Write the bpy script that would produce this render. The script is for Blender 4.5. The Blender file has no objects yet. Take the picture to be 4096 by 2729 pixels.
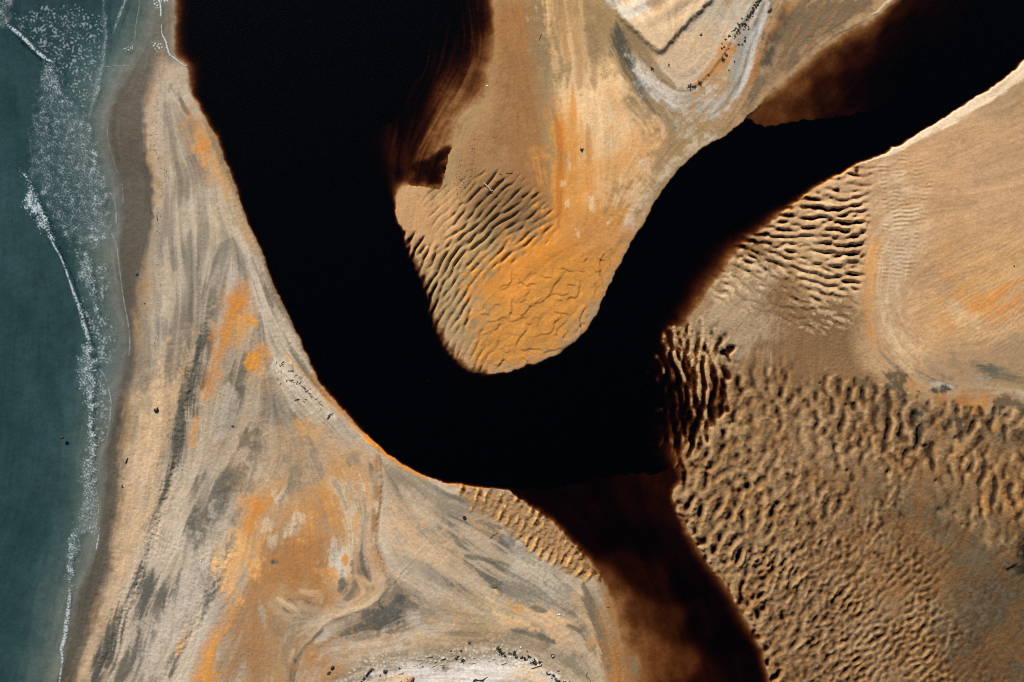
import bpy, math, random
import numpy as np

# ------------------------------------------------------------------ camera, sky, sun, exposure
scene = bpy.context.scene
S = 0.0464                      # metres per unit of the survey grid (u to the east, v to the south)
CU, CV = 2048.0, 1364.5


def W(u, v, z=0.0):
    return ((u - CU) * S, (CV - v) * S, z)


HF = math.radians(62)
cam_d = bpy.data.cameras.new('camera')
cam_d.sensor_width = 36
cam_d.lens = 18 / math.tan(HF / 2)
cam_d.clip_end = 20000
cam = bpy.data.objects.new('camera', cam_d)
cam.location = (0, 0, 2048 * S / math.tan(HF / 2))
scene.collection.objects.link(cam)
scene.camera = cam

SUN_EL, SUN_AZ = math.radians(34), math.radians(-24)      # azimuth from +Y, negative = towards -X
world = bpy.data.worlds.new('World')
scene.world = world
world.use_nodes = True
wn = world.node_tree
sky = wn.nodes.new('ShaderNodeTexSky')
sky.sky_type = 'NISHITA'
sky.sun_disc = False
sky.sun_elevation = SUN_EL
sky.sun_rotation = SUN_AZ
bg = wn.nodes['Background']
bg.inputs['Strength'].default_value = 0.05
wn.links.new(sky.outputs[0], bg.inputs['Color'])
sun_d = bpy.data.lights.new('sun', 'SUN')
sun_d.energy = 5.0
sun_d.angle = math.radians(0.5)
sun_d.color = (1.0, 0.93, 0.83)
sun = bpy.data.objects.new('sun', sun_d)
sun.rotation_euler = (-(math.pi / 2 - SUN_EL), 0, -SUN_AZ)
scene.collection.objects.link(sun)
scene.view_settings.view_transform = 'Standard'
scene.view_settings.look = 'None'
scene.view_settings.gamma = 1
scene.view_settings.use_curve_mapping = False
scene.view_settings.exposure = 0.22
scene.cycles.max_bounces = 6
scene.cycles.diffuse_bounces = 1
scene.cycles.use_denoising = False
scene.cycles.filter_width = 1.1
scene.cycles.use_adaptive_sampling = True
scene.cycles.adaptive_threshold = 0.02
scene.cycles.glossy_bounces = 2
scene.cycles.transparent_max_bounces = 12

# ------------------------------------------------------------------ small numeric toolbox
STEP = 3.6
U0, V0 = -230.0, -190.0
NU, NV = 1280, 864
uu = U0 + STEP * np.arange(NU)
vv = V0 + STEP * np.arange(NV)
U, V = np.meshgrid(uu, vv)
U = U.astype(np.float32)
V = V.astype(np.float32)
CS = 3                                                     # coarse factor for distance fields
cuu = U0 + STEP * CS * np.arange(NU // CS + 2)
cvv = V0 + STEP * CS * np.arange(NV // CS + 2)
CUg, CVg = np.meshgrid(cuu.astype(np.float32), cvv.astype(np.float32))
rng = np.random.default_rng(7)


def up(F, cs=CS):
    """bilinear upsample of a coarse field to the grid"""
    F = np.asarray(F, np.float32)
    x = np.arange(NU, dtype=np.float32) / cs
    y = np.arange(NV, dtype=np.float32) / cs
    x0 = x.astype(int)
    y0 = y.astype(int)
    fx_ = (x - x0)[None, :]
    fy_ = (y - y0)[:, None]
    R0 = F[:, x0] * (1 - fx_) + F[:, x0 + 1] * fx_
    return R0[y0] * (1 - fy_) + R0[y0 + 1] * fy_


def c(i, j, *pts):
    """survey sheets: sheet column i, row j, sheet coordinates -> grid coordinates"""
    k = 0.5798 if j == 2 else 0.5805
    return [(1024 * i + x * k, 910 * j + y * k) for x, y in pts]


def smooth_line(P, n=4, closed=False):
    P = np.array(P, float)
    if len(P) < 3:
        return P
    out = []
    N = len(P)
    rngi = range(N if closed else N - 1)
    for i in rngi:
        p1, p2 = P[i], P[(i + 1) % N]
        p0 = P[i - 1] if (closed or i > 0) else p1
        p3 = P[(i + 2) % N] if (closed or i < N - 2) else p2
        for k in range(n):
            t = k / n
            out.append(0.5 * (2 * p1 + (p2 - p0) * t + (2 * p0 - 5 * p1 + 4 * p2 - p3) * t * t + (3 * p1 - p0 - 3 * p2 + p3) * t ** 3))
    if not closed:
        out.append(P[-1])
    return np.array(out)


def dist_line(P, X, Y, widths=None):
    """distance to a polyline; with widths also the interpolated half width there"""
    D = np.full(X.shape, 1e9, X.dtype)
    Wd = np.zeros(X.shape) if widths is not None else None
    for i in range(len(P) - 1):
        ax, ay = map(float, P[i])
        bx, by = map(float, P[i + 1])
        dx, dy = bx - ax, by - ay
        L = dx * dx + dy * dy + 1e-9
        t = np.clip(((X - ax) * dx + (Y - ay) * dy) / L, 0, 1)
        d = (X - ax - t * dx) ** 2 + (Y - ay - t * dy) ** 2
        if widths is not None:
            m = d < D
            Wd = np.where(m, widths[i] + (widths[i + 1] - widths[i]) * t, Wd)
        D = np.minimum(D, d)
    D = np.sqrt(D)
    return (D, Wd) if widths is not None else D


def inside(P, X, Y):
    r = np.zeros(X.shape, bool)
    n = len(P)
    for i in range(n):
        ax, ay = P[i]
        bx, by = P[(i + 1) % n]
        if ay == by:
            continue
        m = ((ay > Y) != (by > Y)) & (X < (bx - ax) * (Y - ay) / (by - ay) + ax)
        r ^= m
    return r


def sdf(P, X=None, Y=None, smooth=True):
    """signed distance, positive inside"""
    fine = X is None
    if fine:
        X, Y = CUg, CVg
    Q = smooth_line(P, 3, True) if smooth else np.array(P, float)
    d = dist_line(np.vstack([Q, Q[:1]]), X, Y)
    d = np.where(inside(Q, X, Y), d, -d)
    return up(d) if fine else d


def window(P, margin):
    P = np.asarray(P)
    i0 = int(np.clip((P[:, 0].min() - margin - U0) / STEP, 0, NU - 2))
    i1 = int(np.clip((P[:, 0].max() + margin - U0) / STEP + 2, i0 + 2, NU))
    j0 = int(np.clip((P[:, 1].min() - margin - V0) / STEP, 0, NV - 2))
    j1 = int(np.clip((P[:, 1].max() + margin - V0) / STEP + 2, j0 + 2, NV))
    return j0, j1, i0, i1


def on_window(w, f, cs=CS):
    """evaluate f(X, Y) coarsely on a window and upsample"""
    j0, j1, i0, i1 = w
    nx, ny = i1 - i0, j1 - j0
    X, Y = np.meshgrid(uu[i0] + STEP * cs * np.arange(nx // cs + 2), vv[j0] + STEP * cs * np.arange(ny // cs + 2))
    F = f(X.astype(np.float32), Y.astype(np.float32)).astype(np.float32)
    x, y = np.arange(nx, dtype=np.float32) / cs, np.arange(ny, dtype=np.float32) / cs
    x0, y0 = x.astype(int), y.astype(int)
    fx_, fy_ = (x - x0)[None, :], (y - y0)[:, None]
    R0 = F[:, x0] * (1 - fx_) + F[:, x0 + 1] * fx_
    return R0[y0] * (1 - fy_) + R0[y0 + 1] * fy_


def sstep(a, b, x):
    t = np.clip((x - a) / (b - a), 0, 1)
    return t * t * (3 - 2 * t)


fy = np.fft.fftfreq(NV, d=STEP)[:, None]
fx = np.fft.rfftfreq(NU, d=STEP)[None, :]
FR = np.sqrt(fx * fx + fy * fy)
fxf = np.fft.fftfreq(NU, d=STEP)[None, :]


def norm(a):
    a = a - a.mean()
    return (a / a.std()).astype(np.float32)


def band(lam, seed, bw=0.35):
    """isotropic band-passed noise of wavelength lam, unit deviation"""
    r = np.random.default_rng(seed)
    h = np.fft.rfft2(r.standard_normal((NV, NU)))
    g = np.exp(-(np.log((FR + 1e-9) * lam) / bw) ** 2)
    return norm(np.fft.irfft2(h * g, s=(NV, NU)))


def fbm(lam, seed, beta=1.6, lo=7.0):
    """rough noise with everything between wavelengths lam and lo"""
    r = np.random.default_rng(seed)
    h = np.fft.rfft2(r.standard_normal((NV, NU)))
    g = (FR * lam + 0.6) ** (-beta) * np.exp(-(FR * lo) ** 2)
    g[0, 0] = 0
    return norm(np.fft.irfft2(h * g, s=(NV, NU)))


def ripple(lam, a0, a1, angle, seed, bw=0.22, spread=0.3, box=None):
    """complex oriented ripple field inside box (u0, u1, v0, v1); angle = local direction of the wave vector within [a0, a1]"""
    u0, u1, v0, v1 = box
    i0, i1 = max(0, int((u0 - U0) / STEP)), min(NU, int((u1 - U0) / STEP))
    j0, j1 = max(0, int((v0 - V0) / STEP)), min(NV, int((v1 - V0) / STEP))
    nx, ny = i1 - i0, j1 - j0
    r = np.random.default_rng(seed)
    h = np.fft.fft2(r.standard_normal((ny, nx)))
    nb = max(2, int((a1 - a0) / 0.25) + 2)
    gx = np.fft.fftfreq(nx, d=STEP)[None, :]
    gy = np.fft.fftfreq(ny, d=STEP)[:, None]
    Fr = np.sqrt(gx ** 2 + gy ** 2) + 1e-9
    Fa = np.arctan2(gy + 0 * gx, gx + 0 * gy)
    h *= np.exp(-(np.log(Fr * lam) / bw) ** 2)
    Zc = np.zeros((ny, nx), complex)
    ang = angle[j0:j1, i0:i1] if isinstance(angle, np.ndarray) else angle
    pos = np.clip((ang - a0) / (a1 - a0) * (nb - 1), 0, nb - 1)
    for k, a in enumerate(np.linspace(a0, a1, nb)):
        da = np.angle(np.exp(1j * (Fa - a)))
        z = np.fft.ifft2(h * np.exp(-(da / spread) ** 2))
        z /= np.sqrt((np.abs(z) ** 2).mean())
        Zc += z * np.clip(1 - np.abs(pos - k), 0, 1)
    out = np.zeros((NV, NU), np.complex64)
    out[j0:j1, i0:i1] = Zc
    return out


def idw(points, power=2.0, eps=60.0):
    """points: (u, v, value) -> smooth interpolated field"""
    num = np.zeros(CUg.shape)
    den = np.zeros(CUg.shape)
    for u, v, val in points:
        w = 1 / ((CUg - u) ** 2 + (CVg - v) ** 2 + eps * eps) ** power
        num += w * val
        den += w
    return up(num / den)


# ------------------------------------------------------------------ the plan: banks, shores, channels
bank_left = (c(0, 0, (1200, -400), (1200, 0), (1207, 100), (1200, 200), (1200, 300), (1215, 400), (1285, 460), (1300, 540), (1315, 640), (1350, 700),
               (1400, 790), (1440, 870), (1490, 950), (1530, 1060), (1570, 1160), (1610, 1260), (1642, 1340), (1660, 1420), (1710, 1530))
             + c(1, 1, (0, 80), (40, 170), (75, 270), (105, 360), (160, 480), (210, 580), (245, 660), (290, 750), (340, 860), (385, 960), (405, 1010),
                 (450, 1090), (540, 1190), (650, 1310), (720, 1390), (800, 1470), (890, 1550))
             + c(1, 2, (1000, 60), (1100, 115), (1200, 160), (1300, 190), (1450, 212), (1600, 232), (1700, 240)))
trib_left = c(2, 2, (0, 265), (130, 370), (250, 450), (330, 520), (400, 600), (470, 680), (540, 760), (600, 830), (650, 920), (690, 1030), (720, 1150),
              (750, 1280), (780, 1420), (800, 1568), (850, 2000))
trib_right = c(2, 2, (1950, 2000), (1800, 1600), (1766, 1480), (1740, 1380), (1700, 1280), (1620, 1130), (1550, 1000), (1450, 850), (1350, 730), (1250, 570),
               (1180, 440), (1130, 340), (1115, 280), (1145, 220), (1180, 170))
pit_shore = c(2, 1, (1190, 1500), (1300, 1340), (1420, 1200), (1440, 1020), (1340, 880), (1210, 800), (1150, 720))
bank_right = (c(2, 1, (1200, 680), (1220, 620), (1300, 530), (1380, 410), (1450, 330), (1500, 240), (1560, 180), (1640, 90))
              + c(3, 0, (0, 1560), (100, 1470), (230, 1370), (380, 1260), (500, 1200), (620, 1130), (800, 1060), (950, 975), (1100, 880), (1250, 790), (1400, 690),
                  (1550, 600), (1680, 500), (1764, 420), (1950, 270), (2300, 0)))
upper_right = (c(3, 0, (1150, -400), (960, -80), (870, 0), (700, 130), (520, 220), (400, 300), (250, 420), (100, 560), (0, 650))
               + c(2, 0, (1720, 700), (1650, 780), (1612, 812)))
bar_right = (c(2, 0, (1560, 860), (1480, 930), (1400, 970), (1330, 1010), (1240, 1080), (1150, 1170), (1090, 1250), (1020, 1340), (970, 1420), (930, 1500))
             + c(2, 1, (890, 0), (830, 90), (770, 200), (720, 300), (670, 400), (620, 510), (580, 600), (530, 680), (480, 740), (430, 790), (350, 850), (260, 900),
                 (150, 940), (60, 965), (0, 990)))
bar_left = (c(1, 1, (1680, 1000), (1560, 1008), (1450, 985), (1410, 950), (1370, 900), (1310, 840), (1260, 740), (1215, 640), (1200, 580), (1200, 520), (1175, 460),
              (1150, 390), (1120, 330), (1090, 260), (1060, 200), (1040, 130), (1020, 60), (1003, 0))
            + c(1, 0, (985, 1540), (970, 1480), (965, 1400), (982, 1310), (1030, 1280)))
notch = c(1, 0, (1110, 1284), (1200, 1300), (1255, 1306), (1280, 1280), (1295, 1220), (1315, 1130), (1345, 1030), (1390, 990))
bar_top = c(1, 0, (1405, 940), (1430, 860), (1500, 770), (1570, 680), (1600, 600), (1612, 500), (1640, 380), (1650, 250), (1650, 100), (1640, 0), (1640, -400))
river_poly = bank_left + trib_left + trib_right + pit_shore + bank_right + [(4900, -350)] + upper_right + bar_right + bar_left + notch + bar_top

sea_edge = (c(0, 0, (1080, -400), (1070, 0), (1040, 200), (960, 400), (860, 560), (790, 700), (755, 850), (750, 960), (790, 1130), (838, 1270), (850, 1400), (850, 1568))
            + c(0, 1, (825, 200), (850, 480), (885, 670), (895, 800), (880, 930), (850, 1060), (810, 1250), (780, 1400), (745, 1560))
            + c(0, 2, (735, 200), (715, 420), (690, 580), (640, 760), (570, 930), (510, 1120), (480, 1300), (445, 1440), (410, 1568), (300, 2000)))
sea_poly = sea_edge + [(-900, 3100), (-900, -300)]
wet_edge = (c(0, 0, (1120, -400), (1110, 0), (1095, 200), (1092, 330), (1082, 470), (1030, 660), (1005, 800), (1003, 1000), (1020, 1130), (1055, 1200), (1060, 1400), (1050, 1560))
            + c(0, 1, (1025, 60), (1000, 180), (970, 330), (955, 480), (940, 680), (930, 800), (910, 1000), (870, 1140), (858, 1340), (828, 1480))
            + c(0, 2, (838, 0), (836, 250), (820, 400), (780, 600), (740, 850), (660, 1080), (600, 1260), (550, 1400), (500, 1568), (380, 2000)))

# ------------------------------------------------------------------ flow of the sand: streaks run along these lines
guides = [bank_left, trib_left, trib_right, bar_right, bank_right, bar_top, upper_right, wet_edge, sea_edge,
          c(0, 1, (1100, 0), (1110, 400), (1060, 900), (1000, 1568)), c(0, 1, (1250, 100), (1260, 500), (1200, 1000), (1150, 1500)),
          c(0, 1, (1550, 150), (1420, 500), (1340, 900), (1250, 1400)), c(0, 1, (1660, 420), (1560, 700), (1440, 1150), (1360, 1500)),
          c(0, 1, (1740, 700), (1640, 950), (1480, 1300), (1380, 1568)), c(0, 1, (1764, 1250), (1600, 1568)),
          c(0, 2, (1230, 20), (1150, 300), (1050, 620), (930, 950), (770, 1350), (650, 1568)),
          c(0, 2, (1500, 100), (1380, 400), (1200, 800), (1000, 1250), (830, 1568)), c(0, 2, (1700, 250), (1540, 800), (1400, 1100), (1180, 1568)),
          c(0, 2, (1766, 500), (1640, 900), (1500, 1250), (1400, 1568)),
          c(1, 2, (100, 100), (0, 300)), c(1, 2, (160, 180), (30, 380)), c(1, 2, (600, 60), (700, 250), (730, 500), (740, 760), (800, 880)),
          c(1, 2, (850, 0), (870, 200), (850, 400), (835, 600), (880, 720)), c(1, 2, (560, 200), (620, 330), (620, 600), (560, 850)),
          c(1, 2, (900, 60), (1100, 180), (1450, 350), (1766, 480)), c(1, 2, (900, 250), (1200, 520), (1766, 760)), c(1, 2, (880, 420), (1100, 620), (1450, 860), (1650, 1000)),
          c(1, 2, (900, 640), (1000, 800), (1200, 950)), c(1, 2, (100, 900), (300, 1010), (500, 1050)), c(1, 2, (0, 1100), (60, 1400)),
          c(1, 2, (930, 900), (850, 990), (700, 1060), (500, 1150), (400, 1250), (300, 1360), (260, 1568)),
          c(1, 2, (600, 1310), (850, 1290), (1200, 1210), (1766, 1180)), c(1, 2, (800, 1430), (1300, 1400), (1766, 1370)),
          c(2, 2, (0, 600), (250, 760), (450, 900), (600, 1150), (650, 1400)), c(2, 2, (0, 1000), (300, 1080), (500, 1200), (600, 1400)),
          c(2, 2, (0, 1210), (250, 1270), (450, 1420)), c(2, 2, (800, 1000), (950, 1250), (1050, 1568)), c(2, 2, (900, 900), (1150, 1200), (1300, 1568)),
          c(2, 0, (140, 0), (180, 400), (240, 900), (280, 1500)), c(2, 0, (400, 0), (420, 400), (400, 900), (390, 1500)), c(2, 0, (560, 1000), (550, 1568)),
          c(2, 0, (620, 50), (720, 300), (850, 520), (950, 720), (1000, 800)), c(2, 0, (750, 150), (900, 400), (1000, 560), (1150, 640)),
          c(2, 0, (1764, 60), (1640, 260), (1580, 480), (1540, 660), (1400, 860)), c(2, 0, (1700, 500), (1600, 680), (1480, 820), (1300, 960)),
          c(2, 0, (1450, 380), (1300, 570), (1180, 640)), c(2, 0, (1764, 250), (1700, 480), (1640, 700)), c(3, 0, (200, 0), (60, 250), (0, 450)), c(3, 0, (500, 30), (250, 280), (80, 500)),
          c(2, 1, (300, 0), (250, 100), (100, 250)), c(2, 1, (600, 50), (400, 150), (250, 300)),
          c(3, 0, (900, 1100), (1500, 900), (1764, 800)), c(3, 0, (1100, 1300), (1500, 1270), (1764, 1200)),
          c(3, 1, (720, 200), (690, 500), (730, 760), (900, 950), (1080, 1080)), c(3, 1, (850, 300), (830, 700), (960, 900), (1200, 1080)),
          c(3, 1, (1000, 560), (1300, 480), (1764, 180)), c(3, 1, (1150, 700), (1400, 640), (1764, 350)), c(3, 1, (1250, 780), (1500, 780), (1764, 620)),
          c(3, 1, (1000, 1020), (1300, 1100), (1764, 1130)), c(3, 1, (1400, 980), (1764, 1040)),
          c(3, 1, (200, 700), (240, 1100), (260, 1500)), c(3, 1, (500, 1100), (480, 1500)), c(3, 2, (900, 500), (1200, 700), (1330, 1000)),
          c(3, 2, (1200, 480), (1500, 640), (1764, 800))]


def flow_field():
    px, py, tx, ty = [], [], [], []
    for g in guides:
        P = smooth_line(g, 3)
        d = np.diff(P, axis=0)
        L = np.hypot(d[:, 0], d[:, 1]) + 1e-6
        for (a, b), (dx, dy), l in zip(P[:-1], d, L):
            n = max(1, int(l / 80))
            for k in range(n):
                px.append(a + dx * (k + .5) / n)
                py.append(b + dy * (k + .5) / n)
                tx.append(dx / l)
                ty.append(dy / l)
    px, py, tx, ty = map(np.array, (px, py, tx, ty))
    c2, s2 = tx * tx - ty * ty, 2 * tx * ty
    q = 6
    gx, gy = np.meshgrid((U0 + STEP * q * np.arange(NU // q + 2)).astype(np.float32), (V0 + STEP * q * np.arange(NV // q + 2)).astype(np.float32))
    return gx, gy, px, py, c2, s2


def flow_angle():
    gx, gy, px, py, c2, s2 = flow_field_raw
    q = 6
    A = np.zeros(gx.shape)
    B = np.zeros(gx.shape)
    for k in range(len(px)):
        w = ((gx - float(px[k])) ** 2 + (gy - float(py[k])) ** 2 + 400)
        w = 1 / (w * np.sqrt(w))
        A += w * c2[k]
        B += w * s2[k]
    m = np.hypot(A, B)
    A /= m
    B /= m
    A, B = up(A, q), up(B, q)
    return 0.5 * np.arctan2(B, A)


flow_field_raw = flow_field()
FLOW = flow_angle() + 0.10 * fbm(260, 5, 2.0, 60)


def lic(src, half, stepc=1.0):
    """drag the noise along the flow (line integral), half = number of steps each way"""
    ang = FLOW
    dx0, dy0 = (np.cos(ang) * stepc).astype(np.float32).ravel(), (np.sin(ang) * stepc).astype(np.float32).ravel()
    gx0, gy0 = np.meshgrid(np.arange(NU, dtype=np.float32) + .5, np.arange(NV, dtype=np.float32) + .5)
    fl = np.ascontiguousarray(src.ravel())
    acc = fl.copy()
    for sg in (1, -1):
        x, y = gx0.ravel().copy(), gy0.ravel().copy()
        px, py = dx0 * sg, dy0 * sg
        for k in range(half):
            x += px
            y += py
            np.clip(x, 0, NU - 1, out=x)
            np.clip(y, 0, NV - 1, out=y)
            ix = y.astype(np.int32) * NU + x.astype(np.int32)
            acc += fl.take(ix) * (1 - k / half)
            fx_, fy_ = dx0.take(ix), dy0.take(ix)
            sgn = np.where(fx_ * px + fy_ * py < 0, np.float32(-1), np.float32(1))
            px, py = fx_ * sgn, fy_ * sgn
    return norm(acc.reshape(NV, NU))


L_fine = lic(rng.standard_normal((NV, NU)).astype(np.float32), 8, 1.3)
L_mid = lic(fbm(40, 11, 1.2, 9), 14, 2.3)
L_big = lic(fbm(120, 12, 1.3, 20), 22, 5.0)
N_big = fbm(500, 21, 1.9, 40)
N_mid = fbm(120, 22, 1.5, 12)
N_fine = fbm(30, 23, 1.0, 7)
STREAK = norm(0.55 * L_big + 0.75 * L_mid + 0.28 * L_fine)
BLOT = norm(0.8 * N_mid + 0.45 * N_fine + 0.4 * L_mid)

# ------------------------------------------------------------------ relief (metres)
d_riv = sdf(river_poly) + 1.6 * band(70, 31) + .7 * band(26, 32)      # > 0 in the river
d_sea = sdf(sea_poly) + 2.0 * band(70, 33)
d_wet = sdf(wet_edge + [(-900, 3100), (-900, -300)]) + 2.5 * band(50, 34)
land = np.maximum(np.minimum(-d_riv, -d_sea), 0)

# how fast the river bed drops (metres per unit), by place
k0 = [(1000, 900, .09), (700, 120, .014), (725, 260, .012), (800, 480, .028), (900, 720, .04), (960, 860, .05), (1150, 1250, .09), (1300, 1600, .06), (1600, 1880, .10), (1900, 1950, .09), (2300, 1450, .07),
      (2500, 1100, .11), (2700, 720, .11), (2900, 540, .09), (1640, 1100, .045), (1680, 1300, .04), (1720, 1420, .03), (1590, 900, .05),
      (1680, 760, .012), (1790, 520, .0019), (1850, 420, .0019), (1750, 640, .002), (1700, 560, .0022), (1930, 300, .0026), (1950, 220, .0045), (1975, 60, .008), (1975, -100, .009), (1900, 560, .0019),
      (3700, 400, .10), (3900, 260, .10), (3400, 690, .06), (3200, 800, .03), (3070, 900, .014), (2950, 1050, .0075), (2850, 1180, .0065), (2740, 1300, .010),
      (2720, 1500, .004), (2720, 1750, .006), (3150, 280, .004), (3350, 130, .004), (2250, 2150, .02), (2400, 2300, .012), (2460, 2500, .004), (2500, 2700, .003),
      (2740, 2000, .02), (2800, 2180, .012), (2950, 2450, .010), (3050, 2650, .016)]
kf = np.exp(idw([(a, b, math.log(k)) for a, b, k in k0], 2.0, 50))
dep = d_riv * kf
# shelves: shallow floors that end at a drop-off
def shelf(poly, soft, pts, und=0.05):
    m = sstep(-soft, soft, sdf(poly) + 3 * band(40, 41))
    dd = idw(pts, 2.0, 25) * (1 + und * L_big + und * L_mid)
    return m, dd


m1, s1 = shelf(upper_right + c(2, 0, (1640, 830), (1690, 865)) + c(3, 0, (0, 882), (180, 842), (320, 832), (560, 800), (760, 760), (1000, 650), (1300, 300), (1500, -400)), 5,
               [(x, y, d) for (x, y), d in zip(c(3, 0, (40, 750), (200, 600), (240, 780), (420, 420), (420, 620), (420, 780), (600, 350), (600, 600), (700, 200), (850, 300), (800, 600), (1000, 200), (1100, 500), (900, 60)),
                                               (.20, .17, .27, .23, .36, .46, .38, .58, .24, .66, .85, .75, 1.3, .4))], .06)
m2, s2 = shelf(c(2, 2, (-60, 235), (200, 238), (400, 212), (600, 157), (870, 125), (1010, 130), (1110, 90), (1300, 150), (1600, 1000), (2100, 2100), (600, 2100), (300, 600), (0, 330)), 7,
               [(x, y, d) for (x, y), d in zip(c(2, 2, (200, 300), (600, 250), (900, 330), (1000, 200), (500, 440), (700, 560), (900, 600), (1080, 560), (1150, 480), (1200, 900), (1300, 850), (1000, 900), (800, 760), (900, 1100),
                                                 (1100, 1150), (1300, 1200), (1500, 1300), (1600, 1450), (1000, 1400), (1200, 1450), (850, 1300), (1350, 1568), (1450, 1700), (1000, 1800), (640, 880), (700, 1060), (740, 1250), (790, 1450)),
                                               (.60, .66, .54, .46, .58, .70, .74, .60, .44, .74, .64, .48, .42, .22, .30, .60, .76, .66, .14, .22, .10, .42, .52, .16, .12, .06, .035, .02))], .05)
dep = np.minimum(dep, 2.6)
dep_in = np.where(d_riv > 0, dep, 0)
dep = np.where(d_riv > 0, np.minimum(dep, dep * (1 - m1) + m1 * np.minimum(dep * 2 + .01, s1)), dep)
dep = np.where(d_riv > 0, np.minimum(dep, dep * (1 - m2) + m2 * np.minimum(dep * 3 + .02, s2)), dep)
dep = np.where((m2 < .5) & (m1 < .5) & (d_riv > 260), np.maximum(dep, 1.8), dep)
# the pool in the notch of the bar
m3 = sstep(-34, 40, sdf(c(1, 0, (1075, 1110), (1180, 1075), (1335, 1025), (1310, 1130), (1285, 1230), (1250, 1295), (1210, 1280), (1150, 1262), (1060, 1255))) + 5 * band(60, 44) + 3 * N_fine)
dep = np.where(d_riv > 0, np.maximum(dep, m3 * .55), dep)
# sunken ridges on the western shelf of the bar
m4 = sstep(-60, 60, sdf(c(1, 0, (950, 1250), (900, 900), (1050, 500), (1200, 0), (1600, -100), (1600, 600), (1350, 900), (1100, 1250))))
dep = np.where(d_riv > 0, dep * (1 + m4 * (.22 * L_big + .18 * np.clip(-L_mid, -1, 2))), dep)

zl = .30 * (1 - np.exp(-land / 70)) + .35 * (1 - np.exp(-land / 500))       # dry land rises gently
Z = np.where(d_riv > 0, -np.maximum(dep, 0), zl)
sea_dep = np.minimum(.0052 * d_sea + 0.012, 1.3 - .2 * np.exp(-d_sea / 300)) * (1 + .04 * N_big)
Z = np.where(d_sea > 0, -sea_dep, Z)
near_sea = np.exp(-np.maximum(-d_sea, 0) / 130)
Z = np.where((d_sea <= 0) & (d_riv <= 0), Z * (1 - .75 * near_sea) , Z)
Z += .012 * N_mid + .004 * N_fine + .006 * L_mid

dryish = np.clip(sstep(-.02, .06, Z), 0, 1)


def trench(ph, w=.15, pos=.5):
    x = (ph / (2 * np.pi)) % 1.0
    return np.exp(-((x - pos) / w) ** 2)


def region(poly, soft, warp=8, seed=51):
    return sstep(-soft, soft, sdf(poly) + warp * band(60, seed))


PITDARK = np.zeros((NV, NU), np.float32)
# ripples on the west lobe of the bar
r1 = region(c(1, 1, (960, 60), (1100, 60), (1300, 120), (1450, -250), (1650, -380), (1764, -300)) + c(2, 1, (200, -200), (330, -40), (200, 90), (0, 240)) + c(1, 1, (1640, 300), (1500, 420), (1490, 620), (1620, 740),
                                                                                                                                             (1680, 860), (1560, 1010), (1380, 1060), (1050, 740), (900, 250)), 24)
ang1 = idw([(u_, v_, math.radians(q_)) for u_, v_, q_ in ((1650, 1150, 27), (1750, 1350, 30), (1720, 1000, 32), (1900, 830, 46), (2100, 850, 50), (2120, 960, 44), (1830, 1450, 26), (1800, 900, 42))], 1.5, 80)
z1 = ripple(31, .38, 1.0, ang1, 61, .34, .32, (1500, 2350, 600, 1560))
a1 = np.clip(np.abs(z1), .3, 1.5)
t1 = trench(np.angle(z1) + .32 * np.clip(N_mid, -1, 1), .13)
amp1 = r1 * 1.35 * (.26 + .08 * N_big + .06 * N_mid) * np.interp(U, [1700, 1900, 2150], [1.1, .75, .5])
Z += amp1 * a1 * (-.75 * t1 + .25 * np.cos(np.angle(z1)))
Z -= r1 * .22 * np.exp(-land / 26)
# a fainter train of the same ripples up to the pool and the log
r1b = region(c(1, 0, (1150, 1330), (1400, 1230), (1764, 1180)) + c(2, 0, (150, 1300), (270, 1450), (150, 1568), (0, 1568)) + c(1, 0, (1500, 1640), (1200, 1568)), 20)
Z += r1b * .13 * a1 * (-t1)

# tall ripples on the east bank
r2 = region(c(3, 0, (-60, 1600), (150, 1440), (400, 1270), (640, 1140), (725, 1180), (740, 1568)) + c(3, 1, (700, 100), (660, 330), (640, 560), (560, 700), (300, 720), (0, 600)) + c(2, 1, (1600, 560), (1400, 480), (1450, 300), (1600, 80)), 38)
r2 = r2 * sstep(3482, 3455, U + 10 * N_mid + (V - 900) * .12)
ang2 = idw([(3300, 800, math.radians(92)), (3420, 900, math.radians(80)), (3150, 950, math.radians(86)), (3400, 1150, math.radians(104)), (2980, 1080, math.radians(118)), (3450, 1050, math.radians(88)), (3100, 1220, math.radians(125)), (3300, 1300, math.radians(112))], 1.5, 80)
z2 = ripple(37, 1.3, 2.3, ang2, 65, .42, .5, (2780, 3620, 600, 1440))
x2 = np.angle(z2) + .5 * N_mid
t2 = trench(x2, .17)
amp2 = r2 * 1.5 * np.clip(.42 + .14 * N_big + .12 * N_mid, .12, .8) * np.clip(idw([(3350, 900, 1.1), (3420, 720, .65), (3100, 1000, .7), (2900, 1100, .22), (3250, 1180, .45), (3400, 1020, 1.2), (3100, 1180, .25), (3000, 1250, .12), (3300, 1280, .2), (3200, 850, .8)], 2, 40), .06, 1.3)
Z += amp2 * np.clip(np.abs(z2), .25, 1.5) * (-.7 * t2 + .22 * np.cos(x2 - .8))
# fine ripples east of them
r2b = region(c(3, 0, (780, 1130), (1060, 1050), (1120, 1300), (1050, 1568)) + c(3, 1, (1050, 200), (820, 450), (740, 300), (780, 0)), 25)
z2b = ripple(17, 1.3, 2.3, ang2, 66, .2, .4, (3450, 3800, 560, 1300))
Z += r2b * .03 * z2b.real * np.clip(np.abs(z2b), .2, 1.2)
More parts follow.
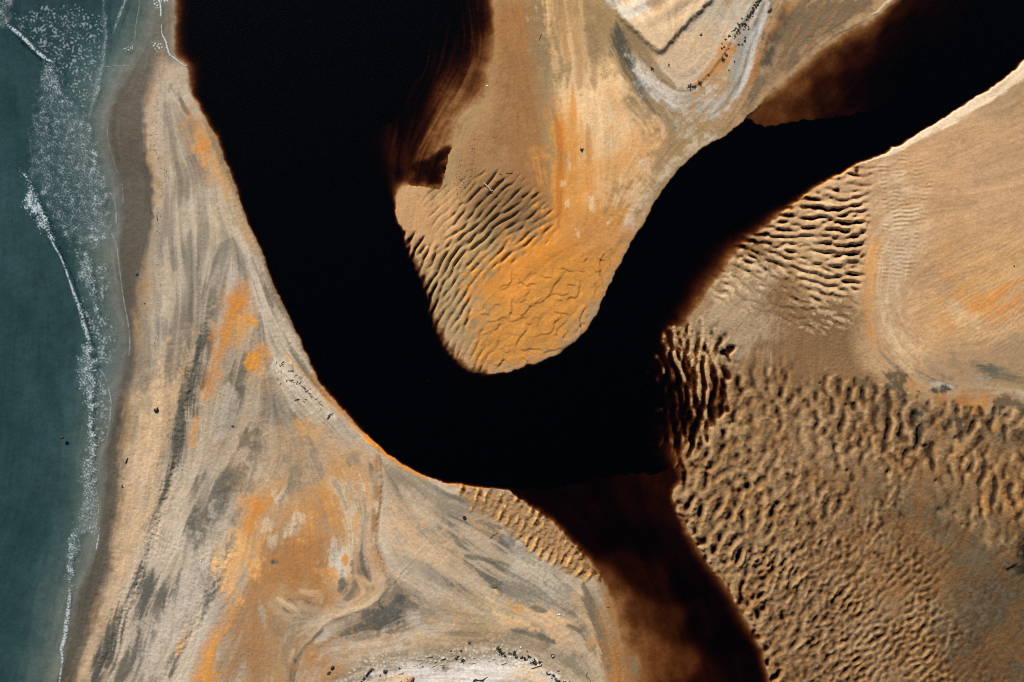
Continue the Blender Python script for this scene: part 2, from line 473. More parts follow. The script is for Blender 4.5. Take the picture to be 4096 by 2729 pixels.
# fine ripples all over the east
r2c = region(c(3, 1, (1000, 250), (1400, 100), (1900, -50), (1900, 900), (1300, 800), (1050, 600)), 50)
ang2c = idw([(3550, 1150, math.radians(82)), (3750, 1000, math.radians(76)), (4000, 850, math.radians(58)), (4080, 1250, math.radians(48)), (3850, 1300, math.radians(60)), (3700, 1450, math.radians(66))], 1.5, 60)
z2c = ripple(16, .8, 1.45, ang2c, 67, .25, .3, (3500, 4380, 700, 1600))
Z += r2c * .010 * z2c.real

# hollows and knobs of the south-eastern flats
r3 = region(c(2, 1, (1060, 700), (1200, 660), (1480, 640), (1600, 700)) + c(3, 1, (120, 640), (220, 880), (420, 1010), (850, 1120), (1050, 1200), (1500, 1250), (1900, 1300)) + [(4500, 1800), (4500, 3200), (3050, 3200)]
            + trib_right[:-1] + c(2, 1, (1150, 1500), (1060, 1100)), 14) * sstep(0, 1, np.clip((V - 1250 - .10 * (U - 2800) + 30 * N_big) / 260, .0, 1) + sstep(2950, 2850, U))
lam3 = idw([(2800, 1450, 1.0), (3500, 1650, .0), (3000, 2200, 1), (3500, 2500, 1.), (3900, 1950, 0.), (3300, 1700, .1), (3100, 1950, .7), (3700, 2200, .8)], 1.5, 80)
ang3 = idw([(2800, 1450, math.radians(4)), (3300, 1600, math.radians(6)), (3000, 2000, math.radians(22)), (3300, 2500, math.radians(38)), (3700, 2500, math.radians(45)), (3800, 1800, math.radians(10))], 1.5, 80)
bx3 = (2550, 4380, 1200, 2921)
big3 = np.clip(1 - lam3, 0, 1)
sm3 = idw([(2800, 1450, 0), (3000, 2000, .1), (3300, 2300, .6), (3600, 2500, 1), (3900, 2600, 1), (3100, 2600, .3), (3700, 2100, .8)], 1.5, 80)


def bedform(lam, sd, bw, spread):
    z = ripple(lam, 0., .9, ang3, sd, bw, spread, bx3)
    ph, A = np.angle(z), np.abs(z)
    return np.minimum(A, 1.7) ** .75 * (np.cos(ph) + .30 * np.sin(2 * ph)) * 1.05


n3 = big3 * bedform(62, 71, .5, .85) + (1 - big3) * ((1 - sm3) * bedform(58, 72, .45, 1.0) + sm3 * .9 * bedform(34, 75, .45, .95))
n3 = n3 + .22 * N_mid + .10 * band(26, 101)
amp3 = idw([(2780, 1500, .34), (2900, 1400, .34), (3000, 1700, .30), (2950, 2000, .48), (3100, 2250, .46), (3250, 2500, .40), (3300, 1350, .05), (3200, 1250, .03), (3350, 1600, .25), (3600, 1750, .27), (3850, 1800, .2),
            (3500, 2100, .22), (3700, 2050, .07), (3650, 2300, .15), (3900, 2300, .05), (4050, 2500, .05), (3700, 2600, .20), (3950, 2650, .08), (4000, 2050, .20), (3050, 1300, .10), (2900, 1250, .10)], 2, 50)
amp3 = amp3 * np.clip(1 + .25 * band(230, 102, .5), .5, 1.5)
pit = np.log1p(np.exp(np.clip((n3 - .7) * 3.0, -20, 20))) / 3.0
Z += r3 * amp3 * (-1.0 * pit - .55 * n3) * sstep(-40, 25, -d_riv + 15)
# the drowned knobs beside the channel
r3b = region(c(2, 1, (1070, 760), (1200, 720), (1380, 760), (1460, 880), (1450, 1050), (1470, 1250), (1370, 1420), (1200, 1530), (1090, 1450), (1060, 1000)), 46, 26)
zk = ripple(42, -.45, .55, .04 + .08 * np.clip(N_big, -1.6, 1.6), 76, .45, .48, (2600, 3050, 1220, 1960))
base_k = idw([(x, y, d) for (x, y), d in zip(c(2, 1, (1090, 760), (1140, 900), (1180, 760), (1260, 720), (1270, 850), (1350, 780), (1420, 900), (1330, 1000), (1250, 1000), (1320, 1130), (1110, 1100), (1150, 1300), (1250, 1220), (1250, 1400),
                                               (1330, 1400), (1420, 1150), (1480, 850), (1450, 1250), (1480, 1000), (1520, 1150), (1550, 1000), (1320, 1520), (1200, 1480), (1480, 1450), (1090, 950)),
                                             (-.05, -.12, .02, .08, -.04, .10, .04, -.04, -.25, -.10, -.60, -.60, -.38, -.55, -.14, -.42, -.50, -.45, -.50, .0, -.10, .0, -.35, .08, -.50))], 2, 14)
Zk = base_k - np.interp(U, [2700, 2830, 2950], [.46, .40, .14]) * np.tanh(zk.real * (1 + .3 * N_mid) + .12 * N_fine)
Z = Z * (1 - r3b) + Zk * r3b
# round hollows in the east
for (u, v, r, dpt) in [(3427, 687, 9, .5), (3353, 760, 9, .4), (3383, 1622, 8, .55), (3278, 1535, 6, .4), (3217, 1610, 9, .4), (3510, 1735, 10, .5), (3464, 1728, 9, .5), (3340, 1790, 11, .5), (3818, 1755, 11, .5), (3588, 1740, 8, .4),
                       (3750, 2040, 9, .4), (3815, 2055, 9, .4), (3843, 2097, 8, .4), (3497, 2216, 8, .5), (3388, 1885, 9, .6), (3550, 1890, 9, .6), (3625, 1835, 9, .6), (3740, 1925, 8, .5), (3812, 1615, 10, .35), (4015, 1670, 12, .3), (3905, 1690, 9, .35),
                       (3690, 2510, 10, .4), (3705, 2450, 8, .4), (3370, 2570, 7, .4), (3235, 2100, 8, .5), (3190, 2097, 8, .5), (3148, 2165, 8, .5)]:
    j0, j1, i0, i1 = window([(u, v)], 4 * r)
    Z[j0:j1, i0:i1] -= dpt * np.exp(-((U[j0:j1, i0:i1] - u) ** 2 + (V[j0:j1, i0:i1] - v) ** 2 * .6) / (r * r))
# a dark slough at the eastern edge and the drain that feeds it
m_sl = sstep(-25, 18, sdf(c(3, 2, (1900, 520), (1764, 560), (1740, 640), (1735, 760), (1650, 790), (1764, 850), (1900, 900)), smooth=False) + 4 * band(40, 77))
Z -= m_sl * .65
m_dr = sstep(14, 2, up(dist_line(smooth_line(c(3, 1, (1010, 1290), (1030, 1380), (1040, 1480), (1090, 1530)), 4), CUg, CVg)) + 3 * band(30, 78))
Z -= m_dr * .42
m_dr2 = sstep(10, 1, up(dist_line(smooth_line(c(3, 2, (1690, 430), (1640, 480), (1645, 560), (1640, 650)), 4), CUg, CVg))) + sstep(9, 1, up(dist_line(smooth_line(c(3, 2, (1690, 440), (1730, 500), (1745, 560)), 4), CUg, CVg)))
Z -= m_dr2 * .14

# lobed sheets of sand with low scarps at the tip of the bar
r5 = region(c(2, 1, (700, 180), (600, 420), (480, 720), (250, 900), (0, 970)) + c(1, 1, (1620, 960), (1680, 860), (1640, 760), (1540, 640), (1620, 520)) + c(2, 1, (0, 330), (250, 330), (480, 210)), 25)
z5a = ripple(84, .2, 1.0, .62, 81, .5, .85, (1850, 2560, 920, 1560))
z5b = ripple(62, 1.2, 1.9, 1.5, 83, .5, .9, (1850, 2560, 920, 1560))
br5 = np.clip(.8 + .8 * band(130, 86, .5), 0, 1.2)
br5b = np.clip(.65 + .9 * band(110, 87, .5), 0, 1.2)
p5a, p5b = (np.angle(z5a) / (2 * np.pi)) % 1.0, (np.angle(z5b) / (2 * np.pi)) % 1.0
crease = np.maximum(np.exp(-((p5a - .5) / .035) ** 2) * br5, .9 * np.exp(-((p5b - .5) / .04) ** 2) * br5b)
Z += r5 * (.13 * (((p5a + .5) % 1.0) - .5) * br5 + .10 * (((p5b + .5) % 1.0) - .5) * br5b - .06 * crease)

# gullies on the inner bank of the side channel
r4 = region(c(1, 2, (1380, 225), (1500, 225), (1764, 260)) + c(2, 2, (60, 300), (280, 460), (420, 600), (540, 740), (620, 860), (440, 830), (240, 720), (60, 610)) + c(1, 2, (1700, 470), (1480, 350)), 14, 6)
z4 = ripple(38, -.2, .9, idw([(1950, 1980, .25), (2080, 2040, .35), (2200, 2150, .45), (2330, 2260, .6)], 2, 50), 88, .42, .5, (1780, 2480, 1880, 2400))
Z += r4 * (.17 * np.clip(z4.real, -1.2, 1.6) + .05 * N_fine)
G4 = r4 * np.clip(z4.real, 0, 1.5)

# scarps: one side of the line stands higher (height, run-out on the high side)
def scarp(line, h, run, side, fall=5.0, seed=91):
    P = smooth_line(line, 4)
    d = dist_line(P, CUg, CVg)
    best = np.full(CUg.shape, 1e18)
    sg = np.zeros(CUg.shape)
    for i in range(len(P) - 1):
        ax, ay = P[i]
        bx, by = P[i + 1]
        dx, dy = bx - ax, by - ay
        t = np.clip(((CUg - ax) * dx + (CVg - ay) * dy) / (dx * dx + dy * dy + 1e-9), 0, 1)
        q = (CUg - ax - t * dx) ** 2 + (CVg - ay - t * dy) ** 2
        cr = dx * (CVg - ay) - dy * (CUg - ax)
        m = q < best
        best = np.where(m, q, best)
        sg = np.where(m, np.sign(cr), sg)
    sd = up(d * sg * side) + 1.0 * band(22, seed) + 1.5 * band(45, seed + 1)
    return h * sstep(-fall, fall, sd) * np.exp(-np.maximum(sd, 0) / run)


dune_pts = c(2, 0, (705, -300), (708, 30), (765, 150), (820, 200), (900, 275), (960, 330), (1020, 370), (1080, 310), (1140, 240), (1240, 140), (1340, 40), (1380, -10), (1500, -300))
dune_d = sdf(dune_pts) + .8 * band(40, 92)
Z += .50 * sstep(-10, 10, dune_d + 1.0 * N_fine)
Z += sstep(0, 60, dune_d) * (.09 * np.clip(ripple(90, .9, 1.5, math.radians(62), 93, .3, .4, (2380, 3000, -190, 300)).real, -1.2, 1.5))
Z += scarp(c(2, 0, (950, 470), (1030, 560), (1110, 615), (1190, 635), (1280, 590), (1370, 500), (1450, 390), (1520, 260), (1620, 130), (1720, -20)), .16, 60, -1)
Z += scarp(c(1, 2, (855, 0), (868, 150), (862, 300), (840, 450), (835, 600), (860, 690)), .22, 35, 1)
Z += scarp(c(1, 2, (940, 890), (850, 990), (750, 1060), (620, 1100), (500, 1155), (410, 1250), (320, 1345), (255, 1450), (235, 1568)), .12, 50, 1)
Z += .20 * np.exp(-np.maximum(-d_riv, 0) / 40) * sstep(2, 7, -d_riv) * sstep(1350, 1250, U) * sstep(500, 600, V) * (1 + .12 * N_fine)
Z += .16 * np.exp(-np.maximum(-d_riv, 0) / 30) * sstep(1, 6, -d_riv) * sstep(3200, 3400, U) * sstep(900, 700, V)
for ln, hh in ((c(0, 1, (1440, 560), (1380, 820), (1330, 1000), (1300, 1150), (1250, 1330), (1230, 1480)), .05), (c(0, 2, (1215, 30), (1160, 200), (1110, 420), (1040, 620), (960, 860), (880, 1060), (790, 1280), (700, 1430)), .06),
               (c(0, 2, (1600, 650), (1540, 800), (1440, 980), (1330, 1220), (1200, 1430)), .05)):
    Z += hh * np.exp(-(up(dist_line(smooth_line(ln, 3), CUg, CVg)) / 22) ** 2) * (1.2 * N_fine + 1.0 * L_mid)
# crusts along the southern strandline
m_cr = region(c(1, 2, (560, 1568), (650, 1480), (760, 1400), (900, 1360), (1100, 1370), (1400, 1330), (1700, 1310), (1800, 1340)) + c(2, 2, (130, 1420), (200, 1500), (60, 1480)) + c(1, 2, (1700, 1400), (1400, 1440), (1150, 1440), (950, 1450), (800, 1520), (700, 1600)), 12)
CR = np.clip(band(15, 95) + .6 * band(28, 96) - .55, 0, 2)
Z += m_cr * .07 * CR
# general tussle of the dry sand
ROUGH = np.clip(idw([(900, 1700, 1), (700, 2300, 1.2), (500, 1000, .3), (1700, 2200, .6), (2300, 300, .4), (2900, 300, .7), (3900, 900, .5), (2100, 500, .3), (2400, 700, .35), (2000, 2500, .8), (1150, 2250, .35)], 2, 80), .1, 1.3)
Z += np.maximum(r3, region(c(2, 1, (1200, 660), (1500, 300), (1764, 150)) + c(3, 1, (300, 450), (600, 500), (640, 800), (800, 1050), (500, 1100), (0, 800)), 40)) * (.014 * band(12, 99) + .010 * band(20, 100))
Z += dryish * ROUGH * (.010 * band(13, 97) + .010 * band(24, 98) + .012 * L_mid)

# ------------------------------------------------------------------ pigments of the sand (albedo)
def lin(r, g, b):
    x = np.array([r, g, b]) / 255.0
    return np.where(x <= .04045, x / 12.92, ((x + .055) / 1.055) ** 2.4)


EXPO = 1.14
def P(r, g, b):
    return (lin(r, g, b) / EXPO).astype(np.float32)


TAN, PEACH, GREY, WHITE = P(186, 152, 112), P(218, 176, 124), P(152, 136, 114), P(226, 211, 194)
ORANGE, DEEP, BROWN, DARK = P(208, 130, 48), P(178, 104, 38), P(158, 112, 68), P(66, 68, 64)
WET, SILVER, KHAKI = P(66, 60, 52), P(176, 170, 162), P(170, 142, 100)
COL = np.zeros((NV, NU, 3), np.float32) + TAN


def paint(mask, col, op=1.0):
    global COL
    m = np.clip(mask * op, 0, 1)[..., None]
    COL = COL * (1 - m) + col * m


def fade(m, tex, k=.5, cc=.35):
    """a soft mask broken up by a texture, so that its rim frays"""
    t = (m - .5) * 2 + k * tex * sstep(0.0, .35, m)
    return sstep(-cc, cc, t) * sstep(0, .12, m)


TEX0 = norm(.8 * STREAK + .55 * BLOT)


def blend(w, m, col):
    j0, j1, i0, i1 = w
    m = np.clip(m, 0, 1)[..., None].astype(np.float32)
    COL[j0:j1, i0:i1] += (col - COL[j0:j1, i0:i1]) * m


def patch(pts, soft, col, op=1.0, k=.6, cc=.6, tex=None):
    tx = TEX0 if tex is None else tex
    warm = 1.0 if col[0] > 3.2 * col[2] else 0.0
    if warm:
        k, soft = k * .3, soft * 1.35 + 4
    Q = smooth_line(pts, 3, True)
    w = window(Q, soft * 2.2 + 12)
    Qc = np.vstack([Q, Q[:1]])
    d = on_window(w, lambda X, Y: np.where(inside(Q, X, Y), 1, -1) * dist_line(Qc, X, Y))
    j0, j1, i0, i1 = w
    t = tx[j0:j1, i0:i1]
    sf = soft * 1.25 + 4
    m = sstep(-sf, sf, d + sf * (.22 + .38 * k) * t + (.30 if soft < 80 else .08) * (1 - .6 * warm) * sf * N_mid[j0:j1, i0:i1])
    g = (.08 + .30 * min(k, 1)) * (1 - .7 * warm)
    blend(w, op * m * (1 - g + g * sstep(-1.3, .7, t + .8 * np.clip(d / (4 * sf), -.5, 1))), col)


def stroke(pts, wd, col, op=1.0, k=.6, cc=.6, tex=None, soft=1.0):
    tx = STREAK if tex is None else tex
    Pn = smooth_line(pts, 4)
    if len(Pn) == 2:
        Pn = np.array([Pn[0] + (Pn[1] - Pn[0]) * q for q in np.linspace(0, 1, 5)])
    if isinstance(wd, (list, tuple)):
        ww = np.interp(np.linspace(0, 1, len(Pn)), np.linspace(0, 1, len(wd)), wd)
    else:
        ww = np.full(len(Pn), float(wd))
    e = np.linspace(0, 1, len(Pn))
    ww = ww * np.clip(np.minimum(e, 1 - e) * 4 + .38, 0, 1)
    w = window(Pn, ww.max() * 3 + 12)
    res = {}

    def f(X, Y):
        d, q = dist_line(Pn, X, Y, ww)
        return d / np.maximum(q, 2.0)
    q = on_window(w, f)
    j0, j1, i0, i1 = w
    t = tx[j0:j1, i0:i1]
    if col[0] > 3.2 * col[2]:
        k *= .4
    q = q - (.22 + .30 * k) * t - .22 * N_mid[j0:j1, i0:i1] - .12 * N_fine[j0:j1, i0:i1]
    m = sstep(1.7, .35, q)
    g = .15 + .38 * min(k, 1)
    blend(w, min(1, op * 1.15) * m * (1 - g + g * sstep(-1.4, .3, t)), col)


# --- large areas
patch(c(0, 0, (960, 0), (1290, 0), (1800, 1600)) + c(1, 1, (400, 1000), (900, 1568)) + c(1, 2, (900, 100), (800, 700), (400, 1568)) + c(0, 2, (600, 1568), (900, 400)) + c(0, 0, (1010, 1300)), 60, P(186, 167, 144), .9, .2, .9)
patch(c(0, 1, (1010, 0), (1500, 50), (1480, 500), (1300, 700), (1200, 1000), (1060, 1150), (950, 1150), (960, 400)), 60, P(150, 136, 118), .8, .5, .8)       # moist grey upper beach
patch(c(2, 0, (0, 0), (720, 0), (1100, 640), (1500, 900), (900, 1568)) + c(2, 1, (500, 700), (0, 960), (-300, 900)) + c(1, 1, (1000, 0)) + c(1, 0, (1640, 0)), 30, KHAKI, 1., .2, .8)
patch(c(2, 0, (340, 350), (700, 380), (900, 700), (1000, 950), (900, 1300), (560, 1400), (300, 1300), (290, 700)), 60, P(236, 198, 148), 1.0, .35, .8)      # pale peach heart of the bar
patch(c(1, 0, (1640, 0), (1850, 0)) + c(2, 0, (140, 0), (200, 500), (250, 1000), (290, 1568), (0, 1568)) + c(1, 0, (1500, 1500), (1400, 1100), (1600, 700)), 25, P(158, 112, 68), .95, .3, .6)
patch(c(1, 0, (1550, 620), (1640, 500), (1700, 700), (1700, 1200), (1560, 1300), (1350, 1300), (1350, 1050)), 40, P(160, 126, 88), .7, .5, .8, BLOT)
patch(c(1, 0, (960, 1300), (1250, 1310), (1420, 1400), (1400, 1640), (1200, 1800), (1020, 1640)), 40, P(196, 150, 104), .8, .4, .8)
patch(c(2, 0, (120, 0), (250, 0), (320, 300), (280, 560), (240, 900), (190, 600)), 28, P(140, 118, 88), .85, .5, .8)
patch(c(2, 0, (250, 0), (560, 0), (620, 300), (460, 560), (330, 480)), 40, P(196, 160, 116), .8, .9, .8)
for xx, ww, cl in ((270, 14, P(206, 170, 122)), (335, 10, P(186, 140, 90)), (375, 10, P(214, 178, 134)), (420, 14, P(190, 150, 104)), (470, 12, P(208, 172, 124)), (520, 16, P(172, 138, 98))):
    stroke(c(2, 0, (xx - 10, -60), (xx + 5, 120), (xx + 40, 400), (xx + 45, 620)), ww, cl, .8, .8, .6)
patch(c(2, 0, (560, 20), (660, 120), (640, 300), (620, 440), (560, 420), (540, 200)), 40, P(134, 114, 84), .75, .6, .8)
stroke(c(2, 0, (720, 160), (745, 300), (800, 460), (880, 600), (950, 720), (1000, 800)), [26, 34, 26, 30, 24, 12], P(84, 80, 70), .85, .9, .6)
stroke(c(2, 0, (690, 200), (720, 380), (790, 520)), 18, P(84, 80, 70), .5, 1.0, .6)
patch(c(2, 0, (830, 480), (1000, 520), (1150, 640), (1300, 650), (1400, 620), (1480, 700), (1320, 900), (1100, 950), (1000, 800), (880, 640)), 46, P(210, 202, 190), .95, .6, .8)
patch(c(2, 0, (1200, 640), (1320, 680), (1340, 800), (1200, 780)), 30, P(146, 136, 112), .8, .6, .8, BLOT)
stroke(c(2, 0, (1000, 780), (1090, 860), (1100, 960), (1040, 1080), (960, 1190)), [14, 18, 16, 20, 10], P(112, 104, 88), .75, 1.1, .6, BLOT)
patch(c(2, 0, (840, 880), (1060, 900), (1050, 1050), (900, 1200), (760, 1150), (760, 980)), 40, P(216, 162, 104), .7, .5, .8, BLOT)
patch(c(2, 0, (660, 620), (720, 680), (790, 780), (740, 800), (690, 720)), 22, P(214, 158, 98), .8, .7, .7)
patch(c(2, 0, (960, 830), (1040, 820), (1010, 880)), 16, P(206, 148, 92), .6, .5, .7)
patch(c(1, 0, (1500, 1330), (1764, 1250)) + c(2, 0, (100, 1290), (255, 1400), (250, 1568), (150, 1640), (-60, 1700), (-240, 1600)), 34, P(120, 96, 66), .75, .6, .8)
# orange of the bar
for xx, ww, cl in ((300, 16, P(216, 146, 66)), (345, 14, P(204, 126, 44)), (385, 10, P(226, 184, 128)), (420, 16, P(214, 148, 72)), (470, 12, P(222, 168, 100)), (525, 14, P(196, 128, 56))):
    stroke(c(2, 0, (xx - 4, 560 + (xx * 37) % 330), (xx + 6, 1000), (xx + 4, 1250), (xx - 6, 1640)), [ww * .4, ww, ww, ww], cl, .7, .9, .6)
patch(c(2, 0, (270, 820), (330, 780), (420, 1000), (480, 1300), (560, 1400), (620, 1568), (260, 1568), (255, 1200)), 40, P(206, 140, 68), .9, .6, .8)
patch(c(2, 0, (420, 1200), (560, 1100), (720, 1040), (850, 1100), (860, 1230), (780, 1400), (600, 1568), (420, 1568)), 50, P(212, 152, 84), .8, .7, .8, BLOT)
patch(c(2, 0, (230, 1500), (520, 1480), (820, 1380), (900, 1440), (860, 1568)) + c(2, 1, (800, 90), (600, 450), (400, 800), (100, 950), (-250, 980), (-300, 740), (-180, 560), (-280, 400), (-120, 200), (100, 90)), 35, P(206, 140, 62), .95, .3, .7, BLOT)
patch(c(2, 1, (180, 40), (330, 20), (420, 120), (380, 230), (250, 260), (100, 320), (60, 240)), 40, P(208, 136, 54), .8, .5, .8)
patch(c(2, 1, (-160, 220), (60, 250), (0, 400), (-120, 480), (-260, 420)), 40, P(214, 140, 60), .7, .5, .8, BLOT)
patch(c(2, 1, (430, -20), (860, 0), (760, 180), (560, 160), (430, 100)), 35, P(196, 140, 84), .75, .6, .8)
stroke(c(2, 0, (300, 800), (330, 1100), (320, 1568)), 10, DEEP, .5, .9, .6)
for pts, w in ((c(2, 0, (390, 1100), (400, 1180)), 9), (c(2, 0, (355, 1240), (350, 1300)), 8), (c(2, 0, (385, 1370), (378, 1440)), 8), (c(2, 0, (550, 1340), (540, 1450)), 11), (c(2, 0, (720, 1220), (760, 1290)), 20),
               (c(2, 0, (680, 1330), (740, 1400), (720, 1380)), 24), (c(2, 0, (640, 1560), (720, 1480)), 14), (c(2, 1, (440, 10), (470, 90)), 12)):
    stroke(pts, w * .55, P(232, 206, 168), .45, 1., .6)
patch(c(2, 0, (700, 1290), (840, 1230), (900, 1260), (840, 1400), (760, 1420), (660, 1390)), 40, P(214, 186, 150), .4, 1.0, .7, BLOT)
patch(c(2, 0, (880, 1100), (1000, 1120), (1200, 1030), (1400, 920), (1300, 1020), (1100, 1220), (930, 1480), (820, 1568), (800, 1480), (960, 1250)), 30, P(202, 180, 152), .85, .8, .8)
stroke(bar_right[2:], 9, P(170, 132, 94), .6, .8, .7)
# --- the dune wedge and the grey slope east of it
dm = sstep(-5, 5, dune_d + 1.2 * N_fine)
patch(c(2, 0, (1020, 380), (1240, 150), (1400, 0), (1700, 0), (1640, 140), (1440, 400), (1280, 580), (1180, 630), (1080, 590), (980, 480)), 16, P(190, 176, 156), .95, .3, .6)
patch(c(2, 0, (1150, 300), (1400, 250), (1450, 330), (1250, 560), (1100, 560), (1020, 420)), 50, P(206, 176, 140), .8, .5, .8, BLOT)
stroke(c(2, 0, (770, 180), (870, 330), (960, 450), (1030, 540), (1130, 620)), [18, 24, 16, 12, 10], P(138, 114, 84), .7, .6, .7)
stroke(c(2, 0, (1220, 610), (1320, 545), (1420, 450), (1490, 370), (1560, 330)), [8, 14, 20, 30, 18], P(190, 134, 76), .8, .6, .6)
patch(c(2, 0, (1764, 0), (1700, 200), (1660, 420), (1600, 640), (1500, 800), (1380, 880), (1330, 800), (1480, 620), (1560, 380), (1640, 130)), 22, P(196, 188, 176), .85, .8, .7)
stroke(c(2, 0, (1700, 130), (1620, 300), (1580, 470), (1520, 620), (1480, 700)), [12, 20, 16, 16, 8], P(104, 106, 98), .75, 1.0, .6)
stroke(c(2, 0, (1764, 60), (1680, 250), (1640, 430), (1580, 620)), 12, P(212, 206, 198), .8, .8, .6)
patch(c(3, 0, (80, 0), (700, 0), (520, 150), (250, 380), (100, 540), (0, 620), (0, 300)) + c(2, 0, (1680, 680), (1600, 760), (1450, 900), (1640, 620), (1700, 420), (1764, 250)), 24, P(112, 94, 72), .9, .6, .8)
stroke(c(3, 0, (230, -40), (130, 60), (60, 160), (0, 260)) + c(2, 0, (1700, 400), (1640, 560), (1560, 720)), [14, 14, 14, 12, 10, 10], P(176, 122, 70), .85, .7, .6)
patch(c(3, 0, (110, 80), (60, 240), (0, 380)) + c(2, 0, (1700, 460), (1720, 300), (1764, 200)), 18, P(66, 64, 56), .8, .8, .7)
for pts in (c(3, 0, (480, 60), (380, 200), (220, 400)), c(3, 0, (230, 150), (150, 320), (100, 520)), c(3, 0, (400, 0), (280, 200), (180, 330))):
    stroke(pts, 7, P(150, 116, 82), .7, .8, .6)
for off, cl, o_ in ((0, P(206, 200, 190), .55), (34, P(112, 112, 104), .5), (66, P(204, 196, 184), .45), (100, P(140, 132, 116), .5)):
    stroke(c(2, 0, (1764 - off, 20), (1690 - off, 220), (1640 - off, 420), (1580 - off, 600), (1480 - off * 1.2, 740), (1340 - off, 850 - off * .5)), [8, 12, 12, 10, 12, 8], cl, o_, 1., .6)
paint(dm, P(220, 190, 154), 1)
paint(dm * fade(sstep(-30, 30, sdf(c(2, 0, (700, 30), (740, 130), (770, 140), (850, 100), (960, 70), (960, 0), (880, -40), (820, 60)))), BLOT, .5, .8), P(236, 224, 208), .95)
paint(dm * fade(sstep(-25, 25, sdf(c(2, 0, (930, 20), (1040, 0), (1060, 50), (980, 80)))), BLOT, .5, .8), P(176, 138, 98), .7)
paint(dm * sstep(.4, 1.6, STREAK), P(228, 206, 178), .5)
stroke(c(2, 0, (640, -40), (690, 20), (715, 70)), 18, P(208, 200, 188), .9, .3, .6)
rim = np.exp(-((dune_d + 7) / 9) ** 2) * sstep(60, 120, V + (U - 2420) * .5)  # shade under the dune's southern edges, put into the sand colour
paint(rim * sstep(-1.8, .6, N_fine + .5 * N_mid), P(112, 95, 74), .75)
# --- the western beach
WB = sstep(0, 90, -d_wet) * sstep(1250, 1150, U - .75 * np.maximum(V - 900, 0) - 900 * sstep(1750, 2000, V)) * (d_riv < 2) * sstep(2500, 2350, U)
ss = 1 / (1 + np.exp(-1.9 * (STREAK + .25 * N_big)))
mixc = ss[..., None] * P(124, 118, 107) + (1 - ss[..., None]) * P(212, 196, 174)
COL = (COL * (1 - .8 * WB[..., None]) + mixc * .8 * WB[..., None]).astype(np.float32)
patch(c(0, 1, (1180, 800), (1380, 720), (1290, 1200), (1180, 1568)) + c(0, 2, (1120, 300), (980, 700), (800, 1150), (640, 1568), (560, 1450), (700, 1050), (830, 500), (880, 0)), 50, P(206, 176, 140), .9, .15, .9)
patch(c(0, 0, (1190, 300), (1290, 470), (1400, 800), (1660, 1420), (1764, 1640), (1600, 1568), (1480, 1200), (1330, 820), (1200, 560), (1120, 380)), 26, P(172, 142, 110), .7, .6, .8)
patch(c(0, 0, (1310, 790), (1400, 880), (1500, 1100), (1600, 1320), (1500, 1300), (1400, 1080), (1340, 920)), 30, P(206, 146, 82), .8, .8, .8)
stroke(c(0, 0, (1400, 960), (1440, 1040)), 30, P(204, 138, 66), .7, .6, .8)
patch(c(0, 0, (1480, 1000), (1570, 1180), (1650, 1400), (1764, 1600), (1700, 1640), (1600, 1450), (1500, 1250)), 22, P(206, 166, 118), .75, .8, .8)
for pts in (c(0, 0, (1180, 600), (1230, 680), (1280, 780)), c(0, 0, (1210, 620), (1260, 720), (1310, 800)), c(0, 0, (1190, 560), (1160, 640))):
    stroke(pts, 6, P(120, 108, 92), .7, .6, .6)
stroke(c(0, 0, (1420, 840), (1480, 980), (1540, 1120), (1600, 1260), (1640, 1360)), 9, P(120, 96, 70), .7, .9, .7)
for pts, w in ((c(0, 0, (1320, 1120), (1290, 1260), (1300, 1360)), 34), (c(0, 0, (1210, 1240), (1260, 1400)), 30), (c(0, 0, (1180, 690), (1180, 760)), 16), (c(0, 0, (1410, 1340), (1420, 1450)), 18), (c(0, 0, (1320, 830), (1310, 920)), 14),
               (c(0, 0, (1475, 1280), (1490, 1400), (1540, 1500)), 12)):
    stroke(pts, w * 1.3, P(134, 122, 106), .45, .9, .8)
for pts, w, o in ((c(0, 1, (1600, 90), (1560, 220), (1480, 350), (1420, 520)), 44, .6), (c(0, 1, (1690, 200), (1740, 360)), 26, .6), (c(0, 1, (1420, 420), (1480, 560), (1420, 700), (1380, 860)), 40, .75), (c(0, 1, (1230, 120), (1210, 300)), 22, .5),
                  (c(0, 1, (1330, 60), (1300, 400), (1200, 700)), 40, .4), (c(0, 1, (1250, 620), (1240, 760), (1210, 900), (1180, 1060)), 18, .55), (c(0, 1, (1130, 620), (1130, 760)), 24, .5)):
    stroke(pts, w, P(118, 112, 100), o, 1.0, .7)
patch(c(0, 1, (1480, 640), (1760, 760), (1764, 1568), (1300, 1568), (1340, 1200), (1420, 900)), 60, P(182, 160, 134), .7, .6, .9)
